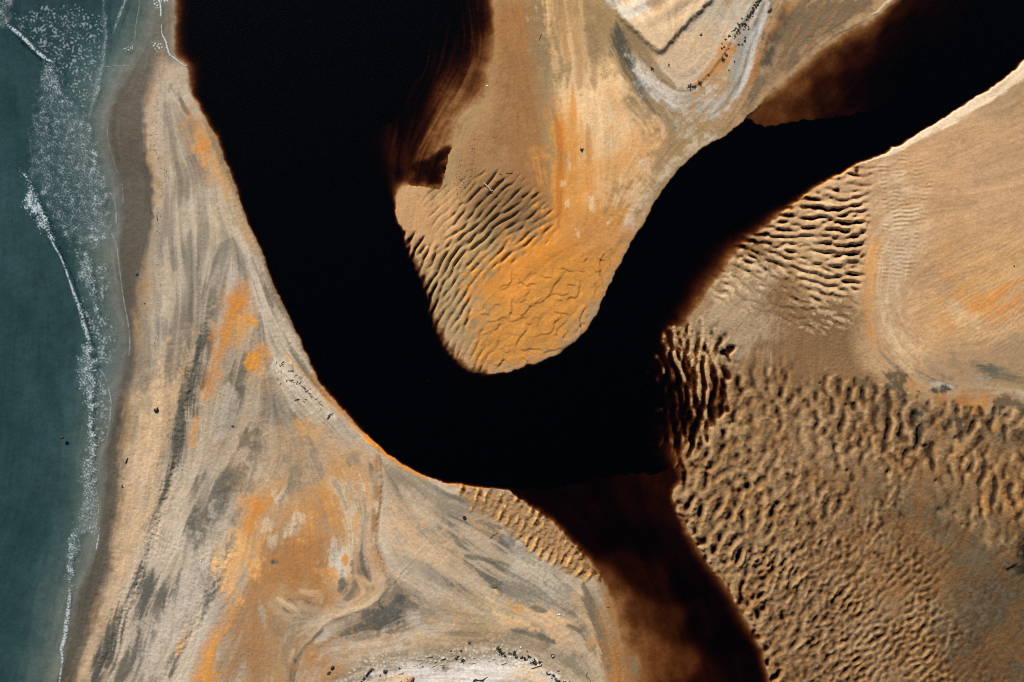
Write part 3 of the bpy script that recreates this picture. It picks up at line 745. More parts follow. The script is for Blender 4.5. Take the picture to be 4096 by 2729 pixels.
for pts, w, o in ((c(0, 1, (1390, 760), (1350, 920), (1320, 1080), (1290, 1240), (1250, 1400), (1230, 1568)) + c(0, 2, (1190, 110), (1160, 240), (1130, 380), (1080, 540), (1040, 660), (990, 810), (940, 930), (880, 1060), (820, 1200), (760, 1330), (690, 1450), (660, 1568)), [20, 26, 24, 28, 24, 26, 28, 30, 24, 24, 26], .95),
                  (c(0, 1, (1440, 720), (1420, 960), (1400, 1100)), 26, .8),
                  (c(0, 2, (1080, 700), (1020, 880), (960, 1030), (880, 1180), (800, 1330), (740, 1450)), [12, 22, 26, 26, 24, 20], .85),
                  (c(0, 2, (1360, 160), (1330, 330), (1330, 500)), 30, .6), (c(0, 2, (1230, 680), (1160, 900), (1080, 1060), (1000, 1250), (880, 1440), (820, 1568)), [20, 40, 40, 34, 34, 30], .75),
                  (c(0, 2, (1430, 130), (1420, 420), (1400, 600)), 40, .5), (c(0, 2, (1600, 120), (1500, 300), (1420, 480), (1350, 640)), 40, .5), (c(0, 2, (1766, 40), (1640, 150), (1560, 230)), 22, .7),
                  (c(0, 2, (1560, 790), (1480, 900), (1440, 1010), (1390, 1110), (1310, 1260), (1230, 1400), (1180, 1520)), [14, 22, 20, 22, 20, 22, 22], .9),
                  (c(0, 2, (1620, 430), (1580, 600), (1550, 700)), 16, .6), (c(0, 1, (1764, 880), (1680, 960), (1560, 1150), (1440, 1350)), 26, .6), (c(0, 1, (1680, 1100), (1600, 1260), (1480, 1420)), 30, .65),
                  (c(0, 1, (1764, 1420), (1680, 1500)), 30, .7), (c(0, 1, (1390, 1230), (1380, 1330)), 20, .6), (c(1, 2, (30, 0), (0, 120)), 30, .5)):
    stroke(pts, w, P(86, 84, 76), o, 1.25, .55)
patch(c(0, 2, (1500, 420), (1590, 480), (1580, 640), (1480, 820), (1380, 900), (1300, 1200), (1130, 1400), (1050, 1400), (1200, 1100), (1400, 750)), 40, P(202, 186, 166), .7, .9, .8)
patch(c(0, 2, (1560, 1000), (1520, 1150), (1450, 1320), (1360, 1480), (1230, 1568), (1350, 1300), (1450, 1100)), 26, P(204, 188, 168), .85, .6, .7)
stroke(c(0, 2, (1330, 1180), (1290, 1260), (1220, 1380)), 14, P(214, 170, 116), .8, .6, .6)
stroke(c(0, 1, (1580, 1100), (1530, 1300), (1480, 1450)), 40, P(198, 186, 170), .6, .9, .8)
# orange flares
patch(c(0, 1, (1665, 395), (1695, 440), (1695, 560), (1640, 630), (1600, 760), (1545, 890), (1490, 1060), (1452, 1160), (1436, 1060), (1466, 900), (1505, 740), (1538, 620), (1560, 480)), 20, P(198, 132, 62), .95, .5, .7)
stroke(c(0, 1, (1700, 600), (1660, 700), (1600, 830)), 26, P(208, 150, 84), .6, .7, .7)
stroke(c(0, 1, (1700, 620), (1764, 660)), 22, P(210, 144, 66), .8, .6, .7)
stroke(c(0, 1, (1764, 880), (1720, 980)), 22, P(208, 144, 66), .85, .6, .7)
stroke(c(0, 1, (1390, 1290), (1340, 1420), (1320, 1520)), 18, P(202, 152, 96), .6, .6, .7)
patch(c(1, 1, (0, 880), (50, 820), (80, 880), (20, 950), (0, 960)), 16, P(206, 140, 64), .9, .5, .7)
patch(c(1, 1, (40, 1040), (130, 1060), (100, 1130), (20, 1130)), 30, P(204, 160, 112), .7, .5, .8, BLOT)
patch(c(1, 1, (260, 1330), (360, 1360), (460, 1390), (380, 1410), (250, 1400)), 22, P(212, 158, 92), .8, .6, .7)
# south-western fan
patch(c(1, 2, (0, 0), (840, 0), (850, 600), (900, 900), (700, 1060), (480, 1200), (260, 1568), (0, 1568)), 50, P(190, 152, 110), .9, .3, .9)
patch(c(0, 2, (1766, 600), (1700, 800), (1620, 1000), (1500, 1300), (1440, 1568)) + c(1, 2, (160, 1568), (190, 1200), (100, 950), (160, 700)), 60, P(160, 118, 76), .9, .4, .9)
patch(c(1, 2, (180, 560), (260, 470), (420, 440), (560, 540), (560, 700), (470, 850), (480, 1000), (300, 960), (120, 900), (130, 700)), 50, P(168, 116, 66), .9, .4, .8, BLOT)
patch(c(1, 2, (550, 80), (610, 150), (610, 330), (640, 500), (560, 560), (420, 520), (280, 460), (260, 380), (400, 220), (460, 130)), 36, P(202, 148, 88), .95, .5, .8)
patch(c(1, 2, (170, 170), (130, 300), (60, 400), (40, 520), (0, 560)) + c(0, 2, (1766, 800), (1660, 760), (1620, 900), (1600, 1040), (1520, 1250), (1480, 1400), (1500, 1568), (1380, 1568), (1420, 1400), (1540, 1100), (1590, 900), (1560, 760), (1620, 660), (1680, 520), (1766, 380)), 18, P(208, 146, 74), .95, .6, .7)
patch(c(0, 2, (1640, 560), (1740, 600), (1766, 700), (1680, 820), (1610, 940), (1560, 800), (1590, 640)), 24, P(224, 180, 124), .8, .7, .7)
patch(c(1, 2, (0, 320), (60, 330), (50, 440), (0, 480)), 20, P(206, 132, 52), .8, .6, .7, BLOT)
for pts, w in ((c(1, 2, (40, 520), (60, 480), (110, 470)), 24), (c(1, 2, (120, 620), (150, 560)), 20), (c(1, 2, (200, 560), (260, 460), (340, 420)), 16), (c(1, 2, (0, 130), (40, 80)), 40), (c(1, 2, (140, 270), (200, 300)), 26)):
    stroke(pts, w * 1.2, P(214, 194, 166), .55, .8, .7)
patch(c(1, 2, (60, 0), (420, 20), (400, 180), (280, 240), (200, 180), (100, 160)), 40, P(172, 158, 136), .7, .8, .8)
for pts, w in ((c(1, 2, (240, 100), (290, 120)), 34), (c(1, 2, (250, 190), (310, 210)), 32), (c(1, 2, (210, 10), (230, 40)), 20), (c(1, 2, (640, 0), (700, 50)), 18)):
    stroke(pts, w * 1.2, P(124, 120, 106), .5, .9, .8)
patch(c(1, 2, (540, 190), (600, 190), (660, 300), (760, 230), (800, 400), (720, 560), (650, 760), (560, 850), (520, 680), (530, 590), (640, 560), (640, 420), (600, 300)), 26, P(206, 184, 154), .9, .8, .7)
patch(c(1, 2, (520, 590), (590, 610), (600, 700), (570, 820), (530, 740)), 14, P(200, 188, 170), .85, .6, .6)
stroke(c(1, 2, (770, 180), (770, 350), (690, 430), (700, 560)), 8, P(204, 150, 90), .7, .9, .6)
stroke(c(1, 2, (620, 680), (620, 760)), 10, P(206, 142, 74), .8, .5, .6)
stroke(c(1, 2, (530, 800), (500, 860)), 34, P(206, 150, 84), .7, .6, .8, BLOT)
for pts, w, o in ((c(1, 2, (745, 440), (740, 640), (760, 780), (800, 870)), [8, 10, 14, 10], .85), (c(1, 2, (720, 680), (770, 830)), 30, .7), (c(1, 2, (600, 880), (640, 960), (620, 1000)), 34, .75), (c(1, 2, (790, 60), (820, 200)), 10, .6)):
    stroke(pts, w, P(92, 88, 78), o, 1.0, .6)
stroke(c(1, 2, (838, 0), (850, 200), (830, 420), (815, 600), (860, 720), (900, 800)), [18, 18, 14, 10, 26, 40], P(158, 116, 76), .9, .6, .7)
stroke(c(1, 2, (880, 40), (890, 220)), 20, P(196, 166, 128), .8, .4, .7)
patch(c(1, 2, (860, 400), (960, 420), (1000, 600), (960, 700), (900, 690), (850, 590)), 22, P(218, 196, 166), .9, .5, .7)
patch(c(1, 2, (820, 700), (960, 760), (980, 820), (930, 880), (860, 970), (700, 1050), (560, 1060), (760, 960), (850, 860)), 26, P(206, 164, 114), .85, .5, .7)
# fan of grey streaks below the bend
patch(c(1, 2, (890, 40), (1100, 120), (1450, 240), (1766, 420)) + c(2, 2, (100, 560), (400, 760), (560, 900)) + c(2, 2, (600, 1200), (640, 1568), (300, 1568), (0, 1250)) + c(1, 2, (1500, 1150), (1100, 1200), (930, 950), (900, 600)), 40, P(186, 164, 136), .95, .3, .8)
FAN = sstep(-40, 40, sdf(c(1, 2, (900, 60), (1200, 170), (1500, 260), (1766, 430), (1766, 900), (1500, 960), (1250, 860), (1050, 600), (940, 280))))
ST2 = norm(.5 * L_big + .9 * L_mid + .35 * L_fine)
paint(FAN * sstep(-.1, 1.5, ST2), P(86, 86, 79), .85)
paint(FAN * sstep(.2, 1.6, -ST2), P(214, 192, 162), .6)
patch(c(1, 2, (900, 60), (1100, 130), (1400, 260), (1560, 420), (1400, 420), (1150, 300), (960, 200)), 30, P(128, 118, 100), .75, .8, .8)
patch(c(1, 2, (900, 420), (1100, 440), (1300, 650), (1320, 800), (1150, 740), (980, 600)), 40, P(208, 172, 130), .7, .8, .8)
patch(c(1, 2, (1060, 740), (1200, 820), (1240, 900), (1120, 960), (1040, 860)), 30, P(190, 178, 160), .7, .7, .8)
stroke(c(1, 2, (1460, 420), (1600, 500), (1700, 520)), 24, P(190, 156, 116), .5, .9, .7)
stroke(c(1, 2, (1500, 430), (1620, 480), (1700, 510)), 6, P(78, 78, 72), .6, .5, .6)
stroke(c(1, 2, (1430, 690), (1550, 710), (1650, 730), (1760, 760)), 8, P(76, 76, 70), .6, .6, .6)
stroke(c(1, 2, (1020, 700), (1250, 850), (1400, 1000)), [14, 24, 16], P(100, 98, 88), .4, 1.0, .6)
SOU = sstep(-40, 60, sdf(c(1, 2, (880, 640), (1250, 860), (1766, 900)) + c(2, 2, (250, 760), (480, 900), (620, 1300), (640, 1700)) + c(1, 2, (560, 1700), (400, 1300), (700, 1060))))
paint(SOU * sstep(.2, 1.8, ST2), P(104, 100, 88), .55)
paint(SOU * sstep(.3, 1.8, -ST2), P(216, 196, 168), .5)
# dark fan and channel in the south
patch(c(1, 2, (900, 930), (1050, 880), (1150, 1040), (1320, 1050), (1340, 1120), (1100, 1180), (930, 1230), (760, 1270), (600, 1260), (420, 1300), (500, 1180), (650, 1100), (800, 1040)), 40, P(134, 118, 96), .9, .6, .8)
stroke(c(1, 2, (860, 1060), (890, 1130), (830, 1200)), [40, 56, 40], P(70, 74, 72), .8, .7, .7, BLOT)
stroke(c(1, 2, (760, 1100), (800, 1180), (720, 1220), (600, 1240)), [40, 50, 40, 26], P(82, 82, 76), .7, .8, .8)
stroke(c(1, 2, (985, 970), (1005, 1010)), 18, P(72, 74, 70), .8, .5, .7)
stroke(c(1, 2, (1060, 1080), (1120, 1160)), 26, P(186, 174, 158), .7, .6, .8)
stroke(c(1, 2, (470, 1190), (420, 1240), (350, 1300), (300, 1370), (270, 1450), (260, 1600)), [18, 32, 26, 24, 34, 36], P(98, 94, 82), .9, .5, .6)
stroke(c(1, 2, (890, 900), (800, 1010), (680, 1060), (540, 1110), (460, 1180), (340, 1290), (280, 1390)), 9, P(208, 182, 146), .7, .6, .6)
patch(c(1, 2, (200, 1040), (400, 1040), (440, 1120), (340, 1260), (240, 1400), (180, 1460), (160, 1200)), 40, P(132, 120, 98), .8, .5, .8)
for pts in (c(1, 2, (180, 1040), (240, 1090)), c(1, 2, (220, 985), (360, 1010), (420, 1050)), c(1, 2, (110, 730), (160, 740)), c(1, 2, (540, 1050), (620, 1040))):
    stroke(pts, 9, P(86, 84, 76), .85, .8, .6)
for pts in (c(1, 2, (150, 980), (240, 1040), (330, 1040)), c(1, 2, (300, 930), (420, 960), (460, 1010))):
    stroke(pts, 16, P(206, 180, 142), .6, 1.0, .7)
patch(c(1, 2, (320, 1330), (560, 1300), (900, 1290), (760, 1400), (560, 1568), (310, 1568)), 40, P(176, 130, 84), .9, .4, .8, BLOT)
patch(c(1, 2, (560, 1310), (850, 1280), (1100, 1230), (1400, 1110), (1766, 1190)) + c(2, 2, (300, 1200), (300, 1320), (0, 1340)) + c(1, 2, (1400, 1340), (1000, 1340), (760, 1360)), 40, P(188, 156, 118), .9, .6, .8)
stroke(c(1, 2, (620, 1325), (800, 1300), (880, 1285)), 10, P(220, 198, 170), .8, .5, .6)
stroke(c(1, 2, (920, 1280), (1000, 1240), (1200, 1200), (1450, 1150)), 10, P(214, 184, 144), .7, .5, .6)
stroke(c(1, 2, (1300, 1230), (1500, 1220), (1600, 1210)), 18, P(132, 118, 94), .7, .8, .7)
patch(c(1, 2, (1280, 1040), (1400, 980), (1560, 1020), (1766, 1120), (1600, 1180), (1360, 1150)), 40, P(170, 146, 112), .7, .6, .8)
stroke(c(1, 2, (1650, 920), (1640, 1010), (1690, 1100), (1766, 1170)), [10, 26, 22, 18], P(216, 184, 140), .8, .6, .7)
stroke(c(2, 2, (0, 1020), (60, 1050)), 44, P(200, 148, 90), .75, .6, .8, BLOT)
patch(c(2, 2, (0, 1100), (250, 1090), (420, 1250), (470, 1340), (300, 1290), (100, 1220), (0, 1180)), 26, P(222, 180, 132), .85, .6, .8)
patch(c(2, 2, (0, 620), (250, 760), (420, 830), (540, 960), (600, 1150), (540, 1120), (380, 1000), (200, 950), (0, 960)), 30, P(196, 182, 160), .75, .7, .8)
patch(c(2, 2, (0, 870), (120, 900), (140, 960), (0, 980)), 30, P(150, 140, 120), .7, .8, .8)
patch(c(2, 2, (420, 950), (520, 980), (580, 1100), (640, 1280), (660, 1500), (600, 1568), (560, 1300), (500, 1150)), 20, P(214, 180, 138), .85, .6, .7)
stroke(c(2, 2, (490, 880), (540, 1020), (600, 1180), (640, 1330), (660, 1500)), [10, 12, 12, 12, 14], P(116, 104, 84), .8, 1., .6)
for pts in (c(2, 2, (130, 1155), (200, 1180), (240, 1200)), c(2, 2, (130, 1050), (240, 1070)), c(2, 2, (360, 1180), (500, 1210))):
    stroke(pts, 10, P(120, 104, 80), .75, .9, .6)
stroke(c(2, 2, (520, 1250), (530, 1330)), 26, P(168, 128, 82), .7, .9, .7, BLOT)
patch(c(2, 2, (0, 1200), (180, 1240), (380, 1360), (560, 1420), (640, 1568), (200, 1568), (100, 1420), (0, 1340)), 30, P(158, 140, 114), .9, .6, .8)
patch(c(2, 2, (200, 1270), (260, 1320), (440, 1360), (520, 1430), (480, 1480), (330, 1400)), 24, P(118, 112, 98), .6, .9, .8, BLOT)
stroke(c(2, 2, (0, 1205), (150, 1240), (300, 1290)), 10, P(92, 90, 80), .75, .9, .6)
# white strand in the south
patch(c(1, 2, (650, 1600), (740, 1530), (900, 1450), (1060, 1420), (1250, 1460), (1500, 1410), (1766, 1380)) + c(2, 2, (130, 1440), (190, 1490), (300, 1640)), 14, P(226, 218, 208), .97, .4, .5, BLOT)
patch(c(1, 2, (800, 1568), (900, 1520), (1040, 1500), (1060, 1568), (1000, 1650)), 22, P(224, 190, 148), .8, .4, .8)
patch(c(2, 2, (0, 1520), (120, 1490), (220, 1568), (100, 1640)), 24, P(216, 184, 146), .8, .4, .8)
patch(c(1, 2, (640, 1440), (800, 1370), (1000, 1350), (1300, 1340), (1600, 1310), (1766, 1320)) + c(2, 2, (60, 1370), (0, 1390)) + c(1, 2, (1500, 1380), (1250, 1420), (1000, 1400), (800, 1450), (620, 1568)), 20, P(140, 126, 102), .8, .7, .8, BLOT)
paint(m_cr * sstep(.1, 1.0, CR), P(222, 212, 196), .6)
# banks along the bend
edge = np.maximum(-d_riv, 0)
stroke(bank_left[7:36], 26, P(152, 128, 98), .55, 1.0, .8)
stroke(c(1, 1, (180, 850), (330, 1020), (480, 1190), (640, 1350), (800, 1500)), 9, P(212, 172, 122), .8, .6, .6)
stroke(c(1, 1, (60, 400), (150, 640), (260, 860), (370, 1020), (520, 1210)), [10, 14, 12, 12, 10], P(112, 104, 88), .75, .8, .6)
patch(c(1, 1, (386, 975), (440, 1070), (540, 1190), (620, 1280), (700, 1370), (650, 1340), (540, 1230), (440, 1110), (392, 1040)), 8, P(206, 128, 36), .95, .5, .6)
stroke(c(1, 1, (640, 1310), (760, 1440), (860, 1530)) + c(1, 2, (960, 45), (1120, 130), (1280, 190), (1480, 215), (1620, 235)), 6, P(216, 138, 48), .95, .4, .6)
stroke(c(1, 1, (150, 900), (200, 1000), (300, 1080), (400, 1180), (540, 1320)), [30, 34, 26, 22, 20], P(206, 192, 170), .7, .6, .8)
paint(r4, P(158, 116, 70), .85)
paint(sstep(.5, 1.3, z4.real + .25 * N_fine) * r4, P(226, 176, 104), .85)
# side channel floor
patch(c(2, 2, (560, 700), (700, 900), (760, 1200), (840, 1568), (700, 1568), (660, 1200), (600, 950)), 16, P(146, 104, 60), .9, .6, .8)
patch(c(2, 2, (750, 900), (1000, 1000), (1300, 1500), (1300, 1700), (860, 1700), (780, 1200)), 50, P(176, 116, 60), .9, .3, .8)
for pts, w in ((c(2, 2, (720, 880), (800, 980), (900, 1080), (1080, 1200), (1180, 1320)), [20, 26, 30, 34, 24]), (c(2, 2, (820, 1240), (830, 1420), (900, 1568)), 26), (c(2, 2, (1000, 1020), (1150, 1100)), 16)):
    stroke(pts, w, P(126, 118, 96), .8, .8, .7)
# --- the east
patch(bank_right[5:] + [(4400, 400), (4400, 1500)] + c(3, 1, (1764, 1050), (1100, 1100), (760, 900), (620, 640), (660, 100), (200, -200)), 30, P(194, 155, 114), .95, .15, .8)
patch(c(3, 0, (1500, 640), (1900, 400), (1900, 900), (1600, 720)), 60, P(160, 134, 102), .8, .5, .9, BLOT)
patch(c(3, 0, (640, 1130), (780, 1200), (760, 1568)) + c(3, 1, (740, 500), (860, 760), (980, 900), (1060, 800), (940, 560), (1060, 200)) + c(3, 0, (1000, 1350), (850, 1230), (800, 1100)), 40, P(200, 172, 138), .85, .5, .9)
stroke(c(3, 1, (760, 60), (700, 260), (690, 460)), 22, P(206, 154, 96), .8, .6, .8)
stroke(c(3, 1, (680, 420), (680, 560), (695, 690), (740, 800)), [14, 20, 18, 10], P(204, 142, 76), .6, .7, .7)
stroke(c(3, 1, (820, 460), (790, 640), (860, 820), (980, 960), (1120, 1060)), [20, 28, 26, 24, 20], P(210, 184, 146), .7, .8, .8)
stroke(c(3, 1, (740, 560), (735, 680), (770, 850), (900, 980), (1000, 1070)), [4, 5, 8, 10, 8], P(130, 120, 100), .7, .9, .6)
patch(c(3, 1, (1040, 560), (1300, 250), (1500, 130), (1764, 100), (1764, 500), (1400, 800), (1200, 900)), 80, P(204, 160, 106), .6, .5, .9)
OR = sstep(-60, 60, sdf(c(3, 1, (1140, 560), (1300, 420), (1500, 380), (1764, 230), (1900, 200), (1900, 700), (1650, 760), (1300, 760), (1250, 700))))
tex_o = norm(z2c.real * .8 + .9 * L_mid + .7 * L_big)
paint(OR * sstep(-.2, 1.3, tex_o), P(206, 132, 54), .72)
paint(OR * sstep(.3, 1.6, -tex_o), P(224, 190, 142), .5)
patch(c(3, 1, (1180, 380), (1230, 120), (1250, 260), (1420, 480), (1380, 560)), 30, P(206, 146, 76), .6, .9, .8)
stroke(c(3, 1, (1220, 500), (1330, 620), (1460, 680)), 26, P(214, 186, 146), .5, .9, .8)
patch(c(3, 1, (960, 780), (1080, 830), (1150, 940), (1060, 960), (960, 880)), 30, P(210, 176, 130), .7, .6, .8, BLOT)
patch(c(3, 1, (1050, 960), (1200, 820), (1400, 800), (1764, 760), (1900, 900), (1900, 1250), (1300, 1130), (1080, 1090)), 40, P(150, 128, 98), .75, .7, .9)
for pts, w, o in ((c(3, 1, (1000, 980), (1150, 1060), (1300, 1090)), 26, .75), (c(3, 1, (1380, 930), (1480, 980), (1560, 1010)), 26, .7), (c(3, 1, (1430, 950), (1600, 1020), (1764, 1080)), 20, .6), (c(3, 1, (1250, 860), (1330, 1000)), 20, .5)):
    stroke(pts, w, P(88, 88, 78), o, 1.1, .6)
stroke(c(3, 1, (1100, 1075), (1180, 1090), (1270, 1100)), 16, P(204, 194, 176), .8, .6, .6)
stroke(c(3, 1, (1400, 1060), (1600, 1120), (1764, 1140)), 20, P(184, 172, 150), .5, .9, .7)
# bright sand lip above the river in the north-east
lip = sstep(0, 3, -d_riv) * sstep(1.0, .75, np.maximum(-d_riv, 0) / np.clip(np.interp(U, [3440, 3560, 3800, 4096, 4400], [5, 20, 44, 58, 70]) * (1 + .05 * L_mid), 1, 200)) * sstep(3400, 3480, U) * sstep(900, 700, V)
paint(lip, P(240, 214, 180), .95)
stroke(bank_right[9:14], 5, P(222, 160, 84), .8, .4, .6)
# the flats
patch(c(2, 1, (1060, 720), (1300, 520), (1500, 230), (1764, 40)) + c(3, 1, (300, 500), (560, 500), (620, 900), (800, 1060), (1050, 1150), (1500, 1250), (1900, 1300)) + [(4500, 1800), (4500, 3200), (3050, 3200)] + trib_right[:-1] + c(2, 1, (1150, 1500)), 16, P(138, 105, 69), .95, .15, .8)
patch(c(2, 1, (1300, 560), (1550, 300), (1764, 250)) + c(3, 1, (100, 600), (60, 800)) + c(2, 1, (1500, 900), (1250, 760)), 50, P(180, 156, 124), .7, .5, .9)
patch(c(3, 1, (0, 520), (260, 560), (520, 520), (620, 700), (520, 900), (300, 860), (160, 660)), 50, P(128, 100, 68), .9, .4, .9)
patch(c(3, 2, (650, 250), (1100, 150), (1300, 300), (1700, 600), (1900, 700), (1900, 1700), (1200, 1600), (1250, 1000), (1000, 700), (800, 500)), 110, P(108, 88, 62), .85, .1, .9, L_big)
patch(c(3, 2, (1250, 850), (1900, 650), (1900, 1700), (1300, 1700)), 150, P(70, 60, 45), .92, .05, .9, L_big)
stroke(c(3, 2, (800, 420), (1000, 400), (1200, 490), (1350, 560), (1500, 640), (1640, 700)), [24, 34, 26, 26, 34, 44], P(70, 62, 48), .5, .7, .8, TEX0)
stroke(c(3, 2, (1240, 650), (1300, 760), (1330, 950)), 14, P(78, 66, 48), .6, .7, .8)
patch(c(3, 1, (1040, 1130), (1300, 1150), (1640, 1180), (1500, 1240), (1300, 1260), (1100, 1180)), 26, P(168, 112, 58), .8, .8, .8, BLOT)
patch(c(3, 1, (850, 1040), (960, 1050), (1080, 1110), (1040, 1150), (920, 1100)), 18, P(188, 126, 62), .8, .6, .7)
for pts, w, o in ((c(3, 1, (800, 1120), (860, 1060), (920, 1110), (930, 1250), (900, 1320)), [16, 34, 20, 16, 10], .7), (c(3, 1, (720, 1350), (780, 1230), (820, 1150)), 20, .6), (c(3, 1, (1000, 1160), (1100, 1130), (1220, 1110), (1220, 1140)), 14, .8),
                  (c(3, 1, (920, 1280), (1060, 1270), (1060, 1330)), 10, .8), (c(3, 1, (1060, 1240), (1020, 1400), (1060, 1540)), 30, .7), (c(3, 1, (1200, 1420), (1280, 1330), (1400, 1290), (1450, 1340)), 16, .75), (c(3, 1, (1270, 1220), (1280, 1300)), 18, .75),
                  (c(3, 1, (1480, 1300), (1560, 1260), (1640, 1290), (1630, 1380), (1560, 1440)), 10, .8), (c(3, 1, (1500, 1340), (1600, 1200), (1764, 1260)), 16, .6), (c(3, 1, (1250, 1440), (1400, 1400), (1764, 1450)), 40, .5),
                  (c(3, 1, (640, 1080), (700, 1100)), 30, .5), (c(3, 2, (1380, 60), (1400, 120)), 20, .7), (c(3, 2, (1280, 240), (1200, 330), (1150, 380)), 14, .6), (c(3, 2, (1560, 250), (1520, 400), (1480, 540)), 10, .7), (c(3, 2, (1400, 260), (1410, 460)), 8, .6)):
    stroke(pts, w, P(64, 66, 58), o, .8, .7, BLOT)
for pts, w in ((c(3, 2, (1480, 300), (1490, 400)), 34), (c(3, 2, (1600, 380), (1700, 350)), 40), (c(3, 1, (1400, 1200), (1460, 1260)), 30), (c(3, 1, (1560, 1330), (1600, 1400)), 26), (c(3, 1, (1320, 1480), (1260, 1560)), 30)):
    stroke(pts, w, P(190, 138, 78), .7, .7, .8, BLOT)
# pits hold brown silt, knobs dry out paler
paint(r3 * sstep(0, 1.4, N_mid + .5 * N_big), P(172, 118, 62), .2)
paint(r3 * sstep(.1, 1.5, -N_mid + .4 * L_big), P(150, 134, 108), .2)
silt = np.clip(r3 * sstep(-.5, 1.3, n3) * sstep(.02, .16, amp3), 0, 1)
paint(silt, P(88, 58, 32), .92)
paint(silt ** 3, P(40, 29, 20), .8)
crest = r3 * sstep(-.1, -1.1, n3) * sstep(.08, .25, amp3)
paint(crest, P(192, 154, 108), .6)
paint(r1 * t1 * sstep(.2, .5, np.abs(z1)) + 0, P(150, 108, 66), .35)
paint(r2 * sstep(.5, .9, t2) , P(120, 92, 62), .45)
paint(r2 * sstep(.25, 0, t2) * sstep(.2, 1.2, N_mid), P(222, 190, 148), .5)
paint(r3b, P(192, 158, 114), .85)
paint(r5 * crease, P(160, 98, 42), .35)
for q, (u, v, r) in enumerate([(4075, 2150, 1)]):
    paint(m_sl, P(52, 50, 42), .8)
paint(np.clip(m_dr + .5 * m_dr2, 0, 1), P(60, 48, 34), .7)
# --- beds and wet ground
wetm = sstep(-6, 6, d_wet)
fuzzy = np.interp(V, [0, 350, 600, 900, 1250, 1500, 2729], [30, 26, 9, 9, 34, 30, 24])
wetm = sstep(-1, 1, d_wet / fuzzy + .25 * L_mid)
damp = np.exp(-np.maximum(-d_wet, 0) / np.interp(V, [0, 1300, 1700, 2729], [60, 110, 36, 26])) * (d_wet < 0) * np.interp(V, [0, 1000, 1400, 2729], [.25, .3, .8, .7])
paint(damp, P(112, 102, 88), .55)
paint(wetm, P(78, 75, 68), .92)
paint(wetm * sstep(-10, 60, d_sea + 60), P(80, 80, 68), .5)
paint(wetm * sstep(0, 1.2, L_big), P(70, 64, 56), .5)
paint(wetm * sstep(.4, 1.4, L_mid), P(88, 82, 70), .3)
paint(sstep(-10, 30, d_sea), P(122, 120, 112), .92)
tip = .0 + sstep(-40, 50, sdf(c(0, 0, (930, -300), (1210, -300), (1210, 100), (1200, 360), (1240, 430), (1120, 400), (1100, 330), (1080, 380), (900, 420))))
paint(tip, P(98, 98, 90), .9)
sky_sheen = sstep(420, 60, V + .15 * U) * wetm
paint(sky_sheen, P(94, 98, 92), .8)  # sky reflection of the thin water film, painted into the sand colour
# bed of the river: warm iron sand
und = sstep(.01, .07, -Z) * sstep(-2, 3, d_riv)
paint(und, P(176, 128, 78), .75)
paint(und * np.maximum(m2, 0), P(172, 132, 92), .5)
# wet rim of the river
rimw = np.exp(-(np.maximum(-d_riv, 0) / 5) ** 2) * (d_riv < 0) * sstep(800, 900, V) * sstep(1500, 1300, U)
paint(rimw, P(120, 92, 62), .5)
# fine streaks of dark and pale grains on the western and southern sands
west = sstep(0, 120, -d_wet) * sstep(2500, 2300, U) * sstep(560, 760, V + .25 * U) * (d_riv < 0) * sstep(-8, 40, 1200 + .9 * (V - 700) - U + 900 * sstep(1800, 2000, V))
west *= sstep(3.6, 2.2, COL[..., 0] / np.maximum(COL[..., 2], 1e-3))
paint(west * sstep(.7, 1.9, STREAK + .35 * N_fine), P(88, 84, 76), .55)
paint(west * sstep(.8, 2.0, -STREAK + .3 * N_fine), P(212, 192, 164), .45)
# grain, mottles and streaks common to all dry sand
COL *= (1 + (.05 + .06 * west) * L_mid + (.035 + .05 * west) * L_fine + .035 * N_mid + .035 * N_fine)[..., None]
COL *= np.stack([1 + .012 * N_big, 1 + .0 * N_big, 1 - .03 * N_big], -1)
COL = np.clip(COL, .004, .9)
WETA = np.clip(np.maximum(wetm, und), 0, 1).astype(np.float32)

# ------------------------------------------------------------------ node helpers
def new_mat(name):
    m = bpy.data.materials.new(name)
    m.use_nodes = True
    nt = m.node_tree
    for n in list(nt.nodes):
        nt.nodes.remove(n)
    out = nt.nodes.new('ShaderNodeOutputMaterial')
    return m, nt, out


def node(nt, t, **kw):
    n = nt.nodes.new(t)
    for k, v in kw.items():
        if k in n.inputs:
            n.inputs[k].default_value = v
        else:
            setattr(n, k, v)
    return n


def simple_mat(name, col, rough=.8, var=.35, scale=6.0, bump=.4, spec=.3):
    m, nt, out = new_mat(name)
    b = node(nt, 'ShaderNodeBsdfPrincipled')
    tc = node(nt, 'ShaderNodeTexCoord')
    nz = node(nt, 'ShaderNodeTexNoise', Scale=scale, Detail=5.0, Roughness=.65)
    nt.links.new(tc.outputs['Object'], nz.inputs['Vector'])
    rp = node(nt, 'ShaderNodeMapRange')
    rp.inputs['From Min'].default_value = .3
    rp.inputs['From Max'].default_value = .7
    rp.inputs['To Min'].default_value = 1 - var
    rp.inputs['To Max'].default_value = 1 + var
    nt.links.new(nz.outputs[0], rp.inputs[0])
    mx = node(nt, 'ShaderNodeMix', data_type='RGBA', blend_type='MULTIPLY')
    mx.inputs[0].default_value = 1
    mx.inputs[6].default_value = (*col, 1)
    nt.links.new(rp.outputs[0], mx.inputs[7])
    nt.links.new(mx.outputs[2], b.inputs['Base Color'])
    b.inputs['Roughness'].default_value = rough
    b.inputs['Specular IOR Level'].default_value = spec
    bp = node(nt, 'ShaderNodeBump', Strength=bump, Distance=.02)
    nt.links.new(nz.outputs[0], bp.inputs['Height'])
    nt.links.new(bp.outputs[0], b.inputs['Normal'])
    nt.links.new(b.outputs[0], out.inputs['Surface'])
    return m


